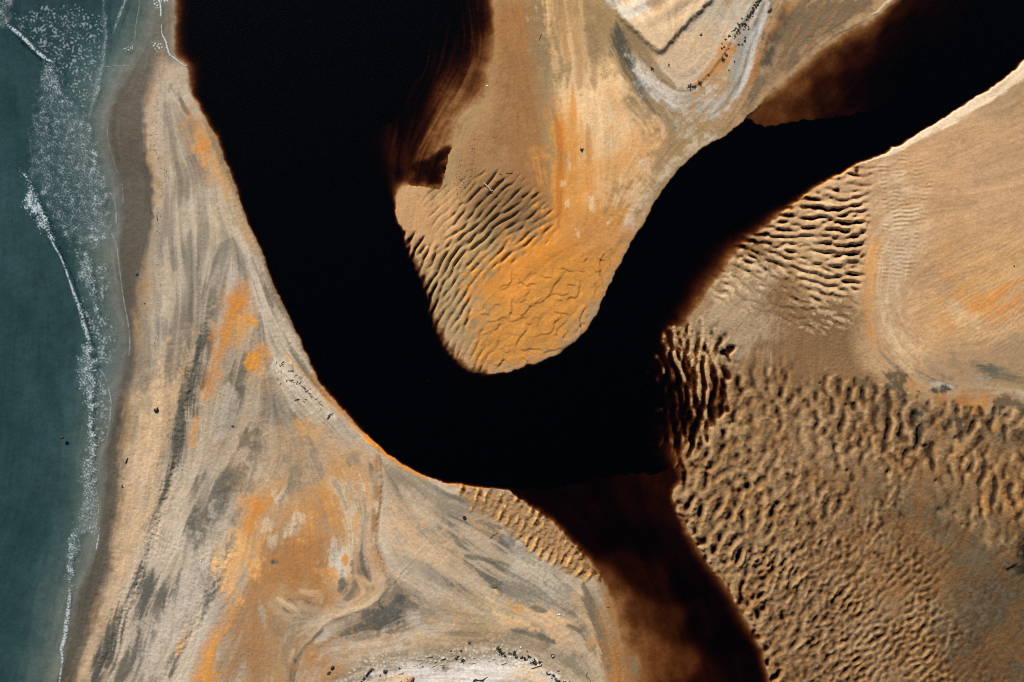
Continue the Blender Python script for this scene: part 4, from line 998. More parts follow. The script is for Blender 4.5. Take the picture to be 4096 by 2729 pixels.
# ------------------------------------------------------------------ ground sheet
PADN = 12
ext = STEP * np.cumsum(1.9 ** np.arange(1, PADN + 1) * 2.0)
xu = np.concatenate([uu[0] - ext[::-1], uu, uu[-1] + ext])
xv = np.concatenate([vv[0] - ext[::-1], vv, vv[-1] + ext])
Zp = np.pad(Z, PADN, mode='edge')
Cp = np.pad(COL, ((PADN, PADN), (PADN, PADN), (0, 0)), mode='reflect')
Wp = np.pad(WETA, PADN, mode='edge')


def grid_mesh(name, xs, ys, zz):
    nx, ny = len(xs), len(ys)
    X, Y = np.meshgrid((np.asarray(xs) - CU) * S, (CV - np.asarray(ys)) * S)
    co = np.stack([X, Y, zz], -1).reshape(-1, 3).astype(np.float32)
    i = np.arange(ny * nx).reshape(ny, nx)
    q = np.stack([i[:-1, :-1], i[1:, :-1], i[1:, 1:], i[:-1, 1:]], -1).reshape(-1)
    me = bpy.data.meshes.new(name)
    me.vertices.add(nx * ny)
    me.vertices.foreach_set('co', co.ravel())
    nq = (nx - 1) * (ny - 1)
    me.loops.add(nq * 4)
    me.loops.foreach_set('vertex_index', q.astype(np.int32))
    me.polygons.add(nq)
    me.polygons.foreach_set('loop_start', (np.arange(nq) * 4).astype(np.int32))
    me.polygons.foreach_set('use_smooth', np.ones(nq, bool))
    me.update(calc_edges=True)
    return me


def link(name, me, mat=None, parent=None):
    o = bpy.data.objects.new(name, me)
    scene.collection.objects.link(o)
    if mat is not None:
        me.materials.append(mat)
    if parent is not None:
        o.parent = parent
    return o


me = grid_mesh('sand', xu, xv, Zp)
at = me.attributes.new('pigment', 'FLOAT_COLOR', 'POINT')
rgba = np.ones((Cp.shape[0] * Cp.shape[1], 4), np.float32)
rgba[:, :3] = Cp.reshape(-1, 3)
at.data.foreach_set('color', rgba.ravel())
at = me.attributes.new('moist', 'FLOAT', 'POINT')
at.data.foreach_set('value', Wp.ravel())
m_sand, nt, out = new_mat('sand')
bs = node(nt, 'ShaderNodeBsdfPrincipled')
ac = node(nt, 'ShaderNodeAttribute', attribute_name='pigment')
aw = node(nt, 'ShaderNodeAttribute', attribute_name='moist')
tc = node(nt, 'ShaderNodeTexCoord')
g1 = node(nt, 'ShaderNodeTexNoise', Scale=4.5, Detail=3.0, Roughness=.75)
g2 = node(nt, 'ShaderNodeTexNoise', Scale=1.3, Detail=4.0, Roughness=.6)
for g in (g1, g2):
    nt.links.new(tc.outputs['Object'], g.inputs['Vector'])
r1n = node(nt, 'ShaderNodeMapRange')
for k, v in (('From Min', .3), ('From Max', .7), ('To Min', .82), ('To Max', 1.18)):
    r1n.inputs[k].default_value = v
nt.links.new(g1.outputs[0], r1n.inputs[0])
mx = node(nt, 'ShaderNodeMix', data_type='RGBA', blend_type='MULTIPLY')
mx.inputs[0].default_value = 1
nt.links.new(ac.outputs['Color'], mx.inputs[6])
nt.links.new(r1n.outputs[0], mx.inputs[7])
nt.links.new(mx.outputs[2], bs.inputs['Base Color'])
rr = node(nt, 'ShaderNodeMapRange')
for k, v in (('To Min', .95), ('To Max', .55)):
    rr.inputs[k].default_value = v
nt.links.new(aw.outputs['Fac'], rr.inputs[0])
nt.links.new(rr.outputs[0], bs.inputs['Roughness'])
bs.inputs['Specular IOR Level'].default_value = .2
ad = node(nt, 'ShaderNodeMath', operation='ADD')
nt.links.new(g1.outputs[0], ad.inputs[0])
nt.links.new(g2.outputs[0], ad.inputs[1])
bp = node(nt, 'ShaderNodeBump', Strength=.5, Distance=.06)
nt.links.new(ad.outputs[0], bp.inputs['Height'])
nt.links.new(bp.outputs[0], bs.inputs['Normal'])
nt.links.new(bs.outputs[0], out.inputs['Surface'])
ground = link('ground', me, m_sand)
ground['kind'] = 'structure'
ground['label'] = 'rippled tan, grey and orange tidal sand around the black river'


def ground_z(u, v):
    j = int(round((v - V0) / STEP))
    i = int(round((u - U0) / STEP))
    return float(Z[min(max(j, 0), NV - 1), min(max(i, 0), NU - 1)])


# ------------------------------------------------------------------ water bodies: closed solids with a lightly rippled top
def water_mat(name, sigma, bump_s, rough, bump_d, scale):
    m, nt, out = new_mat(name)
    tr = node(nt, 'ShaderNodeBsdfTransparent')
    gl = node(nt, 'ShaderNodeBsdfGlossy', Roughness=rough)
    fr = node(nt, 'ShaderNodeFresnel', IOR=1.33)
    mxs = node(nt, 'ShaderNodeMixShader')
    tc = node(nt, 'ShaderNodeTexCoord')
    mp = node(nt, 'ShaderNodeMapping')
    mp.inputs['Scale'].default_value = (1, .55, 1)
    mp.inputs['Rotation'].default_value = (0, 0, .3)
    nz = node(nt, 'ShaderNodeTexNoise', Scale=scale, Detail=5.0, Roughness=.65)
    bp = node(nt, 'ShaderNodeBump', Strength=bump_s, Distance=bump_d)
    nt.links.new(tc.outputs['Object'], mp.inputs['Vector'])
    nt.links.new(mp.outputs[0], nz.inputs['Vector'])
    nt.links.new(nz.outputs[0], bp.inputs['Height'])
    nt.links.new(bp.outputs[0], gl.inputs['Normal'])
    ge = node(nt, 'ShaderNodeNewGeometry')
    inv = node(nt, 'ShaderNodeMath', operation='SUBTRACT')
    inv.inputs[0].default_value = 1.0
    nt.links.new(ge.outputs['Backfacing'], inv.inputs[1])
    fm = node(nt, 'ShaderNodeMath', operation='MULTIPLY')
    nt.links.new(fr.outputs[0], fm.inputs[0])
    nt.links.new(inv.outputs[0], fm.inputs[1])
    nt.links.new(fm.outputs[0], mxs.inputs[0])
    nt.links.new(tr.outputs[0], mxs.inputs[1])
    nt.links.new(gl.outputs[0], mxs.inputs[2])
    nt.links.new(mxs.outputs[0], out.inputs['Surface'])
    s = max(sigma)
    va = node(nt, 'ShaderNodeVolumeAbsorption')
    va.inputs['Color'].default_value = (*[1 - x / s for x in sigma], 1)
    va.inputs['Density'].default_value = s
    nt.links.new(va.outputs[0], out.inputs['Volume'])
    return m


m_river = water_mat('peat_water', (2.9, 3.9, 5.0), .6, .12, .05, 2.2)
m_sea = water_mat('sea_water', (.56, .31, .255), .7, .15, .08, 1.6)
# river solid: bounded to the west by a line under the beach; it is sheared to follow the spit
riv_ys = np.concatenate([[-16000, -700], np.linspace(-190, 2900, 120), [3600, 16000]])


def west_limit(v):
    return np.interp(v, [-2500, 0, 300, 700, 1200, 1600, 2000, 2900, 6000], [672, 672, 680, 690, 800, 900, 1100, 1500, 1500])


def sheared_solid(name, fx0, fx1, nx, ys, zf, floor, mat):
    ys = np.asarray(ys, float)
    t = np.linspace(0, 1, nx)
    if nx % 2:
        t = np.concatenate([[0], np.linspace(.90, 1, nx - 1)])
    XS = fx0(ys)[:, None] * (1 - t) + fx1(ys)[:, None] * t
    YS = np.repeat(ys[:, None], nx, 1)
    ZZ = zf(XS, YS)
    co = np.stack([(XS - CU) * S, (CV - YS) * S, ZZ], -1).reshape(-1, 3)
    ny = len(ys)
    i = np.arange(ny * nx).reshape(ny, nx)
    faces = np.stack([i[:-1, :-1], i[1:, :-1], i[1:, 1:], i[:-1, 1:]], -1).reshape(-1, 4).tolist()
    ring = list(i[0, :]) + list(i[1:, -1]) + list(i[-1, -2::-1]) + list(i[-2:0:-1, 0])
    base = len(co)
    low = co[ring].copy()
    low[:, 2] = floor
    co = np.vstack([co, low])
    n = len(ring)
    for k in range(n):
        faces.append([int(ring[(k + 1) % n]), int(ring[k]), base + k, base + (k + 1) % n])
    faces.append([base + k for k in range(n)][::-1])
    faces = [f for f in faces]
    me = bpy.data.meshes.new(name)
    me.from_pydata(co.tolist(), [], faces)
    me.polygons.foreach_set('use_smooth', np.ones(len(me.polygons), bool))
    me.update()
    return link(name, me, mat)


river = sheared_solid('river', west_limit, lambda v: np.full(v.shape, 16000.0), 420, riv_ys,
                      lambda x, y: .006 * np.sin(x / 31 + .7 * np.sin(y / 57)) * np.sin(y / 23 + x / 90), -4.0, m_river)
river['kind'] = 'structure'
river['label'] = 'black peat-stained tidal river winding between the sand banks'

# the sea surface: low swells running to the beach
swell_lines = [(c(0, 0, (0, 560), (80, 800), (150, 1180), (260, 1400), (345, 1568)) + c(0, 1, (430, 220), (510, 450), (610, 760), (640, 1000)), .16, 26),
               (c(0, 0, (100, 200), (310, 400), (430, 610), (600, 830), (690, 1170), (735, 1568)), .14, 20),
               (c(0, 1, (30, 450), (200, 700), (330, 1100), (420, 1400)) + c(0, 2, (430, 200), (450, 350), (475, 620), (470, 800)), .10, 24),
               (c(0, 0, (720, 60), (740, 230), (700, 600), (640, 760)), .05, 8)]


def sea_z(X, Y):
    z = .02 * np.sin(X / 34 + Y / 160 + 1.3 * np.sin(Y / 130)) + .012 * np.sin(X / 13 - Y / 47) * np.sin(Y / 29)
    for ln, h, w in swell_lines:
        z = z + h * np.exp(-(dist_line(smooth_line(ln, 2), X, Y) / w) ** 2)
    off = np.interp(Y, [p[1] for p in sea_edge], [p[0] for p in sea_edge])
    return z * sstep(0, 120, off - X)


sea = sheared_solid('sea', lambda v: np.full(v.shape, -16000.0), lambda v: west_limit(v) - 8, 181,
                    np.concatenate([[-16000, -700], np.linspace(-190, 2950, 300), [3600, 16000]]), sea_z, -5.0, m_sea)
sea['kind'] = 'structure'
sea['label'] = 'teal surf-zone sea along the western beach'

# ------------------------------------------------------------------ surf foam: real lace of thin sheets on the water
FSTEP = 2.4
fu = np.arange(-40, 760, FSTEP)
fv = np.arange(-180, 2760, FSTEP)
FU, FV = np.meshgrid(fu, fv)


def fband(lam, seed, bw=.3, ax=1.0):
    r = np.random.default_rng(seed)
    h = np.fft.rfft2(r.standard_normal(FU.shape))
    a = np.fft.fftfreq(FU.shape[0], FSTEP)[:, None] * ax
    b = np.fft.rfftfreq(FU.shape[1], FSTEP)[None, :]
    f = np.sqrt(a * a + b * b) + 1e-9
    return norm(np.fft.irfft2(h * np.exp(-(np.log(f * lam) / bw) ** 2), s=FU.shape))


lace1 = np.minimum(np.abs(fband(28, 201, .6)), np.abs(fband(19, 202, .5)) * 1.2)
lace2 = np.minimum(np.abs(fband(26, 203, .6, .8)), np.abs(fband(17, 206, .5)) * 1.2)
clump = fband(60, 204, .8)
speck = fband(13, 205, .4)


def foam_patch(poly, soft):
    Q = smooth_line(poly, 3, True)
    x0, x1 = Q[:, 0].min() - soft * 2, Q[:, 0].max() + soft * 2
    y0, y1 = Q[:, 1].min() - soft * 2, Q[:, 1].max() + soft * 2
    s = (FU >= x0) & (FU <= x1) & (FV >= y0) & (FV <= y1)
    out = np.full(FU.shape, -1e3)
    X, Y = FU[s], FV[s]
    d = dist_line(np.vstack([Q, Q[:1]]), X, Y)
    out[s] = np.where(inside(Q, X, Y), d, -d)
    return out


def foam_line(line, w):
    Pn = smooth_line(line, 4)
    ww = np.interp(np.linspace(0, 1, len(Pn)), np.linspace(0, 1, len(w)), w) if isinstance(w, (list, tuple)) else np.full(len(Pn), float(w))
    d, wd = dist_line(Pn, FU, FV, ww)
    return 1 - d / np.maximum(wd, .1)


def lace(dens, l=lace1):
    """coverage for a wanted density 0..1: closed foam where dense, a net of threads where thin"""
    t = np.clip(dens, 0, 1.3)
    return (np.clip((t * .62 - l * .95 + .04 * speck + .10 * clump * t) / .50, 0, 1) * .74 + .11 * t) * sstep(0, .1, t)


def soft_line(line, w, amt=1.0):
    q = np.clip(foam_line(line, w), 0, 1)
    return amt * np.clip(q * (1.0 + .55 * speck + .35 * clump) * 1.15, 0, 1)


foams = []
# the inner lace field and its shoreward edge
pf = foam_patch(c(0, 0, (310, 420), (430, 600), (540, 780), (600, 830), (640, 1000), (692, 1180), (722, 1310), (738, 1568)) + c(0, 1, (745, 30), (700, 130), (620, 150), (560, 120), (470, 90), (380, 20)) +
                c(0, 0, (330, 1450), (270, 1300), (200, 1180), (215, 1050), (220, 880), (260, 650), (290, 500)), 20)
right = np.interp(FV, [p[1] for p in c(0, 0, (0, 600), (0, 830), (0, 1000), (0, 1180), (0, 1310), (0, 1568), (0, 1700))], [p[0] for p in c(0, 0, (430, 0), (600, 0), (640, 0), (692, 0), (722, 0), (738, 0), (745, 0))])
dens = sstep(-26, 40, pf + 6 * clump) * (.34 + .50 * np.exp(-np.maximum(right - FU, 0) / 26) + .06 * clump)
top = foam_patch(c(0, 0, (300, 450), (350, 430), (400, 500), (435, 610), (410, 680), (330, 620), (290, 540)), 15)
dens = np.maximum(dens, sstep(-8, 18, top) * .62)
foams.append(('surf_foam', 'wide lacy foam field behind the upper breaking wave', lace(dens)))
foams.append(('surf_foam', 'thin bright foam crest curving above the wide lace field', soft_line(c(0, 0, (60, 180), (150, 250), (240, 340), (310, 400), (350, 430), (390, 490), (420, 560), (432, 610), (460, 680), (530, 770), (595, 825)), [8, 9, 10, 8, 9, 9, 9, 8, 6, 5, 5], .85)))
# breaker on the left
pb = foam_patch(c(0, 0, (150, 1178), (200, 1220), (235, 1290), (285, 1400), (330, 1500), (345, 1568)) + c(0, 1, (365, 70), (320, 40), (290, 10)) + c(0, 0, (215, 1480), (165, 1430), (190, 1330), (200, 1270)), 12)
foams.append(('surf_foam', 'dense white breaker west of the lace field', lace(sstep(-10, 22, pb + 6 * clump + 6 * speck) * 1.15, lace2)))
# top-left corner
pt = foam_patch(c(0, 0, (-60, -150), (75, -60), (92, 90), (85, 150), (40, 190), (-60, 170)), 12)
pt = pt + 5 * clump
foams.append(('surf_foam', 'ragged foam patch on the outermost wave in the north-west corner', lace(sstep(-5, 30, pt) * (.42 + .5 * np.exp(-np.maximum(pt, 0) / 9)))))
# upper run-up front
pu = foam_patch(c(0, 0, (725, -200), (722, 60), (742, 110), (735, 180), (745, 230), (736, 330), (718, 460), (695, 560), (692, 620), (640, 740), (612, 830), (600, 800), (630, 680), (650, 560), (690, 440), (700, 330), (715, 230), (690, 180), (660, 200), (700, 100), (700, -200)), 8)
ur = np.interp(FV, [p[1] for p in c(0, 0, (0, 0), (0, 110), (0, 180), (0, 230), (0, 330), (0, 460), (0, 620), (0, 830))], [p[0] for p in c(0, 0, (724, 0), (742, 0), (735, 0), (745, 0), (736, 0), (718, 0), (692, 0), (612, 0))])
foams.append(('surf_foam', 'narrow foam front of the upper run-up', lace(sstep(-3, 8, pu) * (.36 + .7 * np.exp(-np.maximum(ur - FU, 0) / 5)), lace2)))
ps = foam_patch(c(0, 0, (905, -120), (880, 0), (850, 80), (825, 150), (775, 250), (790, 160), (825, 60), (850, 0), (870, -120)), 8)
foams.append(('surf_foam', 'slanting foam streak at the top of the beach', lace(sstep(-3, 12, ps) * .8, lace2)))
# wavelet south of the lace field
pw = foam_patch(c(0, 1, (590, 160), (625, 190), (640, 280), (655, 400), (667, 560), (655, 580), (640, 480), (590, 410), (530, 330), (550, 240)), 8)
wr = np.interp(FV, [p[1] for p in c(0, 1, (0, 160), (0, 190), (0, 280), (0, 400), (0, 560))], [p[0] for p in c(0, 1, (590, 0), (625, 0), (640, 0), (655, 0), (667, 0))])
foams.append(('surf_foam', 'wedge of lacy foam on the small wave below the lace field', lace(sstep(-8, 16, pw + 5 * clump + 5 * speck) * (.52 + .5 * np.exp(-np.maximum(wr - FU, 0) / 10)), lace2)))
foams.append(('surf_foam', 'faint foam thread linking the left breaker to the southern breaker', soft_line(c(0, 1, (345, 60), (390, 150), (430, 220), (480, 360), (510, 450), (555, 570), (580, 670), (612, 765)), [8, 5, 5, 5, 7, 8, 11, 10], .7)))
# southern breaker
p8 = foam_patch(c(0, 1, (605, 750), (640, 830), (656, 960), (655, 1100), (640, 1250), (630, 1330), (652, 1450), (656, 1568)) + c(0, 2, (602, 0)) + c(0, 1, (610, 1450), (615, 1330), (600, 1230), (552, 1080), (540, 960), (570, 840)), 8)
r8 = np.interp(FV, [p[1] for p in c(0, 1, (0, 750), (0, 830), (0, 960), (0, 1100), (0, 1250), (0, 1330), (0, 1568))], [p[0] for p in c(0, 1, (605, 0), (640, 0), (656, 0), (655, 0), (640, 0), (632, 0), (656, 0))])
foams.append(('surf_foam', 'dense white net of foam on the southern breaker', lace(sstep(-8, 16, p8 + 5 * clump + 5 * speck) * (.62 + .5 * np.exp(-np.maximum(r8 - FU, 0) / 14)), lace2)))
p9 = foam_patch(c(0, 2, (600, -40), (656, -40), (662, 150), (672, 280), (682, 400), (682, 540), (560, 560), (560, 640), (530, 700), (490, 900), (462, 860), (460, 720), (480, 600), (530, 450), (570, 300), (565, 130)), 8)
foams.append(('surf_foam', 'loose foam trailing south of the dense breaker', lace(sstep(-8, 18, p9 + 5 * clump + 5 * speck) * (.42 + .25 * sstep(2130, 1830, FV) + .35 * np.exp(-((FU - 285) / 20) ** 2) * sstep(2080, 2140, FV)), lace2)))
foams.append(('surf_foam', 'thin last foam line in the south-west', np.maximum(soft_line(c(0, 2, (484, 900), (478, 1000), (462, 1150), (445, 1270), (425, 1340), (432, 1410), (410, 1568)), [5, 8, 12, 10, 8, 5, 4], .75), soft_line(c(0, 2, (672, 270), (680, 390), (675, 460), (683, 545), (665, 650)), 4, .7))))
# run-up threads on the wet sand
thr = np.maximum.reduce([foam_line(c(0, 1, (750, 10), (800, 110), (820, 250), (850, 480), (885, 670), (895, 800), (890, 880)), 3.2), foam_line(c(0, 1, (690, 980), (730, 1040), (750, 1120), (766, 1200), (755, 1350), (740, 1440)), 3.2),
                         foam_line(c(0, 0, (705, 1270), (780, 1360), (800, 1450), (800, 1568)), 3.0), foam_line(c(0, 0, (965, -100), (965, 20), (940, 150), (925, 310)), 1.5), foam_line(c(0, 0, (720, 460), (800, 455), (880, 450), (920, 465)), 1.3),
                         foam_line(c(0, 0, (745, 850), (745, 960), (790, 1130), (840, 1270), (850, 1400)), 1.3)])
foams.append(('run_up_foam', 'hair-thin foam threads left by the run-up on wet sand', .40 * np.clip(1.1 * thr, 0, 1) * np.clip(.8 + .4 * clump, 0, 1)))
pool = np.maximum(foam_line(c(0, 0, (1112, 170), (1120, 240), (1145, 290), (1165, 370), (1210, 408), (1250, 440), (1285, 456)), [1, 2, 4, 4, 2.5, 2, 1.5]), foam_line(c(0, 0, (1075, -60), (1105, 30), (1110, 110)), 3.5))
blob = foam_patch(c(0, 0, (1050, 290), (1100, 290), (1125, 330), (1090, 360), (1060, 330)), 5)
blob2 = foam_patch(c(0, 0, (1060, -150), (1200, -150), (1195, 15), (1130, 20), (1100, 60), (1065, 50)), 8)
blob3 = foam_patch(c(0, 0, (850, 335), (915, 310), (920, 340), (870, 355)), 5)
foams.append(('tip_foam', 'broken white foam line across the tip of the sand spit', np.maximum.reduce([np.clip(1.5 * pool + .3 * speck, 0, 1), np.clip(sstep(-4, 10, blob) * (speck - .2), 0, 1), np.clip(sstep(-4, 10, blob2) * (speck + .4 * clump - .3), 0, 1), .6 * np.clip(sstep(-4, 8, blob3) * (speck - .1), 0, 1)])))
# sparse flecks between the fronts
sp1 = foam_patch(c(0, 1, (590, 480), (640, 590), (700, 600), (760, 620), (790, 900), (740, 960), (670, 960), (650, 820), (600, 700), (560, 560)), 20)
sp2 = foam_patch(c(0, 1, (660, 1000), (740, 1080), (760, 1250), (730, 1450), (670, 1500), (650, 1300)), 20)
sp3 = foam_patch(c(0, 0, (120, 100), (600, 60), (700, 300), (640, 640), (560, 760), (440, 560), (300, 380)), 30)
sp4 = foam_patch(c(0, 1, (440, 100), (600, 170), (640, 240), (760, 260), (740, 480), (670, 560), (650, 300), (520, 200)), 20)
flk = np.maximum.reduce([sstep(-10, 30, sp1) * .9, sstep(-10, 30, sp2) * .75, sstep(-20, 40, sp3) * .62, sstep(-10, 30, sp4) * .8])
foams.append(('foam_flecks', 'scattered foam flecks between the breaking waves', (.34 * np.clip((fband(16, 207, .5) * .8 + .6 * clump - 1.3 + 1.35 * flk) / 1.1, 0, 1) + .02 * flk) * (flk > .02)))

m_foam, nt, out = new_mat('sea_foam')
df = node(nt, 'ShaderNodeBsdfPrincipled')
df.inputs['Base Color'].default_value = (.60, .70, .74, 1)
df.inputs['Roughness'].default_value = .9
df.inputs['Specular IOR Level'].default_value = .1
tcf = node(nt, 'ShaderNodeTexCoord')
nzf = node(nt, 'ShaderNodeTexNoise', Scale=5.0, Detail=3.0)
nt.links.new(tcf.outputs['Object'], nzf.inputs['Vector'])
bpf = node(nt, 'ShaderNodeBump', Strength=.6, Distance=.05)
nt.links.new(nzf.outputs[0], bpf.inputs['Height'])
nt.links.new(bpf.outputs[0], df.inputs['Normal'])
aa = node(nt, 'ShaderNodeAttribute', attribute_name='cover')
trf = node(nt, 'ShaderNodeBsdfTransparent')
mf = node(nt, 'ShaderNodeMixShader')
nt.links.new(aa.outputs['Fac'], mf.inputs[0])
nt.links.new(trf.outputs[0], mf.inputs[1])
nt.links.new(df.outputs[0], mf.inputs[2])
nt.links.new(mf.outputs[0], out.inputs['Surface'])

taken = np.zeros(FU.shape, bool)
seaz = sea_z(FU, FV)
gi = np.clip(((FU - U0) / STEP), 0, NU - 1).astype(int)
gj = np.clip(((FV - V0) / STEP), 0, NV - 1).astype(int)
GZ = Z[gj, gi]
base_z = np.maximum(seaz, GZ) + .03
for nm, lab, cov in foams:
    ok = cov > .012
    cell = (ok[:-1, :-1] | ok[1:, :-1] | ok[:-1, 1:] | ok[1:, 1:]) & ~taken[:-1, :-1]
    taken[:-1, :-1] |= cell
    jj, ii = np.nonzero(cell)
    if len(jj) == 0:
        continue
    nx = FU.shape[1]
    idx = np.stack([jj * nx + ii, (jj + 1) * nx + ii, (jj + 1) * nx + ii + 1, jj * nx + ii + 1], -1)
    used, inv = np.unique(idx, return_inverse=True)
    inv = inv.reshape(-1, 4)
    co = np.stack([(FU.ravel()[used] - CU) * S, (CV - FV.ravel()[used]) * S, base_z.ravel()[used] + .05 * cov.ravel()[used]], -1)
    me = bpy.data.meshes.new(nm)
    me.from_pydata(co.tolist(), [], inv.tolist())
    a = me.attributes.new('cover', 'FLOAT', 'POINT')
    a.data.foreach_set('value', (np.clip(cov.ravel()[used], 0, 1) * .88).astype(np.float32))
    o = link(nm, me, m_foam)
    o['kind'] = 'stuff'
    o['label'] = lab
    o['category'] = 'foam'

# ------------------------------------------------------------------ things lying on the sand
M = {'pale_wood': simple_mat('pale_driftwood', (.50, .40, .29), .8, .35, 5), 'brown_wood': simple_mat('brown_driftwood', (.11, .068, .042), .85, .4, 5),
     'black_wood': simple_mat('black_wet_wood', (.022, .020, .018), .7, .4, 5), 'weed': simple_mat('seaweed', (.020, .020, .014), .6, .5, 8), 'rubber': simple_mat('tyre_rubber', (.016, .018, .020), .7, .2, 8),
     'stone': simple_mat('pale_stone', (.62, .55, .46), .85, .2, 6), 'rock': simple_mat('dark_rock', (.035, .034, .032), .7, .4, 4), 'white': simple_mat('white_plastic', (.78, .76, .72), .5, .08, 3),
     'rust_wood': simple_mat('rusty_bark', (.30, .13, .045), .85, .4, 5), 'sandfill': simple_mat('trapped_sand', (.62, .52, .42), .9, .15, 6), 'silver_wood': simple_mat('silvered_wood', (.42, .38, .33), .85, .3, 6)}


def tube_data(pts, radii, n=7, seed=0, lump=.12):
    """a tapering limb along pts (local metres)"""
    r = random.Random(seed)
    P3 = [np.array(p, float) for p in pts]
    V3, F = [], []
    for k, p in enumerate(P3):
        d = P3[min(k + 1, len(P3) - 1)] - P3[max(k - 1, 0)]
        d = d / (np.linalg.norm(d) + 1e-9)
        a = np.cross(d, [0, 0, 1.0])
        if np.linalg.norm(a) < 1e-3:
            a = np.array([1.0, 0, 0])
        a /= np.linalg.norm(a)
        b = np.cross(a, d)
        for q in range(n):
            t = 2 * math.pi * q / n
            rr = radii[k] * (1 + r.uniform(-lump, lump))
            V3.append(p + a * math.cos(t) * rr + b * math.sin(t) * rr)
    for k in range(len(P3) - 1):
        for q in range(n):
            F.append((k * n + q, k * n + (q + 1) % n, (k + 1) * n + (q + 1) % n, (k + 1) * n + q))
    F.append(tuple(range(n))[::-1])
    F.append(tuple((len(P3) - 1) * n + q for q in range(n)))
    return V3, F


def mesh_of(name, V3, F, smooth=True):
    me = bpy.data.meshes.new(name)
    me.from_pydata([tuple(map(float, v)) for v in V3], [], F)
    if smooth:
        me.polygons.foreach_set('use_smooth', np.ones(len(me.polygons), bool))
    me.update()
    return me


def tag(o, label, cat, group=None):
    o['label'] = label
    o['category'] = cat
    if group:
        o['group'] = group
    return o


def wood(name, label, cat, uvs, radii, mat, branches=(), z=.0, lift=None, seed=1, group=None, tip_mat=None):
    """driftwood: an Empty at its foot, a trunk and its branches; uvs in grid coordinates"""
    u0 = sum(p[0] for p in uvs) / len(uvs)
    v0 = sum(p[1] for p in uvs) / len(uvs)
    e = bpy.data.objects.new(name, None)
    scene.collection.objects.link(e)
    gz = max(ground_z(u, v) for u, v in uvs)
    e.location = W(u0, v0, max(gz, -.02 if z == 0 else -9))
    tag(e, label, cat, group)

    def loc(pp, rad, lf):
        return [((u - u0) * S, -(v - v0) * S, rad[min(k, len(rad) - 1)] * .75 + (lf[k] if lf else 0)) for k, (u, v) in enumerate(pp)]
    link('trunk', mesh_of('trunk', *tube_data(loc(uvs, radii, lift), radii, 8, seed)), M[mat], e)
    for k, (bp_, br) in enumerate(branches):
        link('branch', mesh_of('branch', *tube_data(loc(bp_, br, None), br, 6, seed + 5 + k)), M[mat], e)
    return e


def ring(name, label, u, v, R, r, mat, fill=None):
    e = bpy.data.objects.new(name, None)
    scene.collection.objects.link(e)
    e.location = W(u, v, ground_z(u, v))
    tag(e, label, 'tyre')
    V3, F = [], []
    n, k = 28, 12
    prof = [(math.cos(t), math.sin(t)) for t in [2 * math.pi * q / k for q in range(k)]]
    for a in range(n):
        t = 2 * math.pi * a / n
        for x, y in prof:
            sx = math.copysign(abs(x) ** .7, x)
            sy = math.copysign(abs(y) ** .6, y)
            rr = R + sx * r + (.012 if (a % 2 and x > .5) else 0)
            V3.append((rr * math.cos(t), rr * math.sin(t), .10 + sy * .10))
    for a in range(n):
        for q in range(k):
            F.append((a * k + q, ((a + 1) % n) * k + q, ((a + 1) % n) * k + (q + 1) % k, a * k + (q + 1) % k))
    link('tread', mesh_of('tread', V3, F), M[mat], e)
    if fill:
        V3, F = [(0, 0, .13)], []
        for a in range(n):
            t = 2 * math.pi * a / n
            V3.append(((R - r * .5) * math.cos(t), (R - r * .5) * math.sin(t), .06))
        F = [(0, 1 + a, 1 + (a + 1) % n) for a in range(n)]
        link('sand_fill', mesh_of('sand_fill', V3, F), M[fill], e)
    return e


def lump_mesh(name, r, seed, flat=.5, n=10, m=6, rough=.3):
    rr = random.Random(seed)
    V3, F = [(0, 0, r * flat)], []
    for j in range(1, m):
        ph = math.pi * .62 * j / (m - 1)
        for i in range(n):
            t = 2 * math.pi * i / n
            q = r * (1 + rr.uniform(-rough, rough))
            V3.append((q * math.sin(ph) * math.cos(t), q * math.sin(ph) * math.sin(t), q * flat * math.cos(ph)))
    for i in range(n):
        F.append((0, 1 + i, 1 + (i + 1) % n))
    for j in range(m - 2):
        for i in range(n):
            a, b = 1 + j * n + i, 1 + j * n + (i + 1) % n
            F.append((a, a + n, b + n, b))
    return mesh_of(name, V3, F)


def weed_mesh(name, seed, r=.3):
    """a tangle: several kinked strands over a low mound"""
    rr = random.Random(seed)
    V3, F = [], []
    for s in range(9):
        a = rr.uniform(0, 6.28)
        x, y = rr.uniform(-.35, .35) * r, rr.uniform(-.35, .35) * r
        pts = []
        for k in range(5):
            pts.append((x, y, r * .18 + rr.uniform(-.05, .12) * r))
            a += rr.uniform(-.9, .9)
            x += math.cos(a) * r * .38
            y += math.sin(a) * r * .38
        v, f = tube_data(pts, [r * .12, r * .19, r * .17, r * .12, r * .05], 5, seed + s, .3)
        b = len(V3)
        V3 += v
        F += [tuple(q + b for q in ff) for ff in f]
    return mesh_of(name, V3, F)


